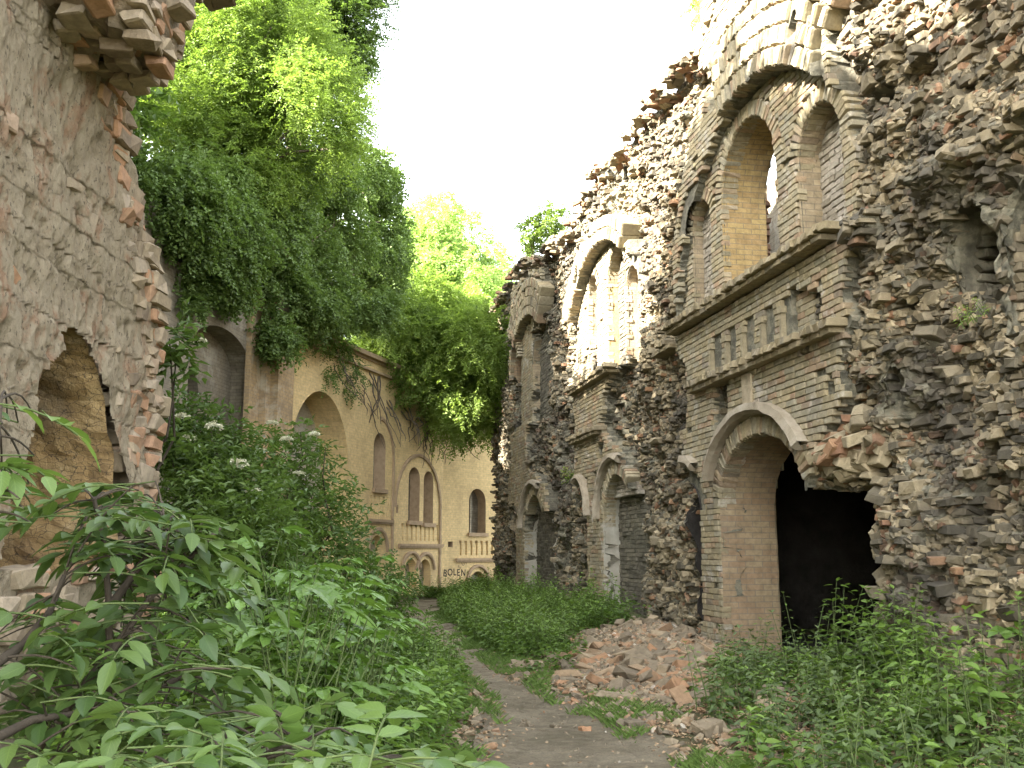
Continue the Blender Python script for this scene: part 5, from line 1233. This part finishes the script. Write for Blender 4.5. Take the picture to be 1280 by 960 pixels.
# grass blades along the path
g = np.random.default_rng(206); n = 130000; x = g.uniform(-3, 2.2, n); y = g.uniform(5.5, 26, n); d = path_d(x, y) + .15 * fbm(x * 2, y * 2, 0, 208)
k = (d > -.22) & (d < .55) & (g.random(n) < np.clip(1.2 - d * 1.4, .1, 1)) & (fbm(x * 1.6, y * 1.6, 0, 209, 3) > -.08); x, y = x[k], y[k]; n = len(x)
an = g.uniform(0, 6.3, n); a = Acc(); leaves(a, np.stack([x, y, gz(x, y) - .005], 1), np.stack([np.cos(an) * .6, np.sin(an) * .6, np.full(n, 1.)], 1), np.stack([-np.cos(an), -np.sin(an), np.full(n, .6)], 1), g.uniform(.05, .14, n), .0055, g.random(n), droop=.3)
tag(a.build('grass', [L_grass]), 'short grass along both edges of the path', kind='stuff')
# dry litter on the right and along the path
n = 26000; x = g.uniform(-.9, 4.8, n); y = g.uniform(5.5, 14, n); k = (x < wall_x(y) - .02) & (path_d(x, y) > -.25) & (g.random(n) < np.where(path_d(x, y) < .1, .35, 1)); x, y = x[k], y[k]; n = len(x)
an = g.uniform(0, 6.3, n); a = Acc(); leaves(a, np.stack([x, y, gz(x, y) + g.uniform(.008, .03, n)], 1), np.stack([np.cos(an), np.sin(an), g.normal(0, .15, n)], 1), np.array([[0, 0, 1.]]) + g.normal(0, .3, (n, 3)), g.uniform(.025, .065, n), g.uniform(.015, .04, n), g.random(n))
tag(a.build('leaf_litter', [M_litter]), 'dry brown leaf litter on the ground', kind='stuff')
tl = scatter(16, (1.9, 4.4), (7.2, 11.6), lambda x, y: rf(x, y) and x > .27 * y, 47)
copies(weed_proto('tall_nettle', .85, 10, .15, 161, L_weed, .5, cluster=4), 'taller leafy stems standing above the other weeds on the right', 'weed', 'taller stems on the right', tl, .6, 1.15, 48)
# small rubble crumbs
n = 8000; x = g.normal(1.9, .7, n); y = g.normal(14.0, 1.9, n); x2 = g.uniform(-.6, 4.4, 2200); y2 = g.uniform(6, 14, 2200); x = np.concatenate([x, x2]); y = np.concatenate([y, y2])
k = (x < wall_x(y) - .02) & (path_d(x, y) > -.15) & (y > 5.5); x, y = x[k], y[k]; n = len(x); a = Acc(); s_ = g.uniform(.015, .07, n)
M_crumb = mat_unit_brick('rubble_fragment', [(0, (.15, .125, .09)), (.3, (.2, .16, .11)), (.6, (.30, .245, .165)), (.78, (.29, .19, .115)), (.9, (.32, .18, .10)), (1, (.42, .385, .32))], stain_amt=.25)
bricks(a, np.stack([x, y, gz(x, y) + s_ * .25], 1), np.stack([s_ * 1.5, s_, s_ * .7], 1), g.normal(0, .5, (n, 3)), g.random(n), .2)
tag(a.build('rubble_crumbs', [M_crumb]), 'small crumbs of brick rubble strewn in front of the right ruin', kind='stuff')
n = 4500; x = g.uniform(-1.5, 2, n); y = g.uniform(6, 20, n); k = (path_d(x, y) < .05) & (g.random(n) < .5); x, y = x[k], y[k]; n = len(x); a = Acc(); s_ = g.uniform(.006, .02, n)
bricks(a, np.stack([x, y, gz(x, y) + s_ * .3 + .012], 1), np.stack([s_ * 1.4, s_, s_ * .8], 1), g.normal(0, .5, (n, 3)), g.random(n), .2)
tag(a.build('gravel', [M_crumb]), 'loose pebbles on the path', kind='stuff')
# countable broken bricks
protos = []
for k in range(10):
    a = Acc(); bricks(a, np.zeros((1, 3)), [g.uniform(.14, .28), g.uniform(.11, .16), g.uniform(.06, .11)], np.zeros((1, 3)), g.uniform(0, 1), .19); protos.append(a.build('brick_fragment', [M_crumb]))
spots = []
while len(spots) < 250:
    x = g.normal(1.95, .7); y = g.normal(13.7, 1.9)
    if x < wall_x(y) - .1 and pdf(x, y) > .02 and 9.5 < y < 18.5: spots.append((x, y, g.uniform(.5, 1.45)))
for k, (x, y, s_) in enumerate(spots):
    o = protos[k] if k < 10 else protos[k % 10].copy()
    if k >= 10: COL.objects.link(o)
    o.location = (x, y, float(gz(np.array([x]), np.array([y]))[0]) + .03 * s_); o.scale = (s_,) * 3; o.rotation_euler = (g.normal(0, .35), g.normal(0, .35), g.uniform(0, 6.28))
    tag(o, 'broken brick in the rubble heap before the black doorway', 'brick', 'broken bricks in the rubble heap')
def rock(name, label, px, py, sx, sy, sz, rnd, rz=0.):
    a = Acc(); bricks(a, np.zeros((1, 3)), [sx, sy, sz], np.zeros((1, 3)), rnd, .16); n_ = 5; bricks(a, g.normal(0, .25, (n_, 3)) * (sx, sy, sz * .4), [sx * .5, sy * .5, sz * .8], g.normal(0, .4, (n_, 3)), rnd, .2)
    o = a.build(name, [M_crumb]); X_, Y_, Z_ = ray(px, py); t = -EYE / Z_; x, y = t * X_, t * Y_
    o.location = (x, y, float(gz(np.array([x]), np.array([y]))[0]) + sz * .35); o.rotation_euler = (g.normal(0, .1), g.normal(0, .1), rz); tag(o, label, 'brick')
rock('dark_brick', 'small dark red brick lying on the bare path near the bottom', 731, 908, .09, .07, .06, .9, .4)
rock('brick_pair', 'brown stony lump at the left side of the path', 655, 903, .13, .09, .07, .1, 1.)
rock('brick_pair', 'small dark stone in the middle of the path beside the dark red brick', 695, 903, .09, .07, .05, .1, 2.)
rock('stone_slab', 'flat grey slab at the lower edge of the rubble heap', 775, 876, .42, .22, .08, .45, .1)
rock('stone_slab', 'pale slab at the left end of the rubble heap', 662, 836, .42, .2, .1, .5, -.1)
rock('stone_lump', 'round dark lump half buried in the grass right of the path', 790, 910, .16, .14, .1, .05, .5)
rock('stone_lump', 'dark stone lump among the weeds on the right', 1210, 850, .2, .16, .2, .05, .5)
rock('stone_slab', 'tilted stone with a dark hollow at the right edge of the path', 885, 920, .24, .16, .12, .35, .7)
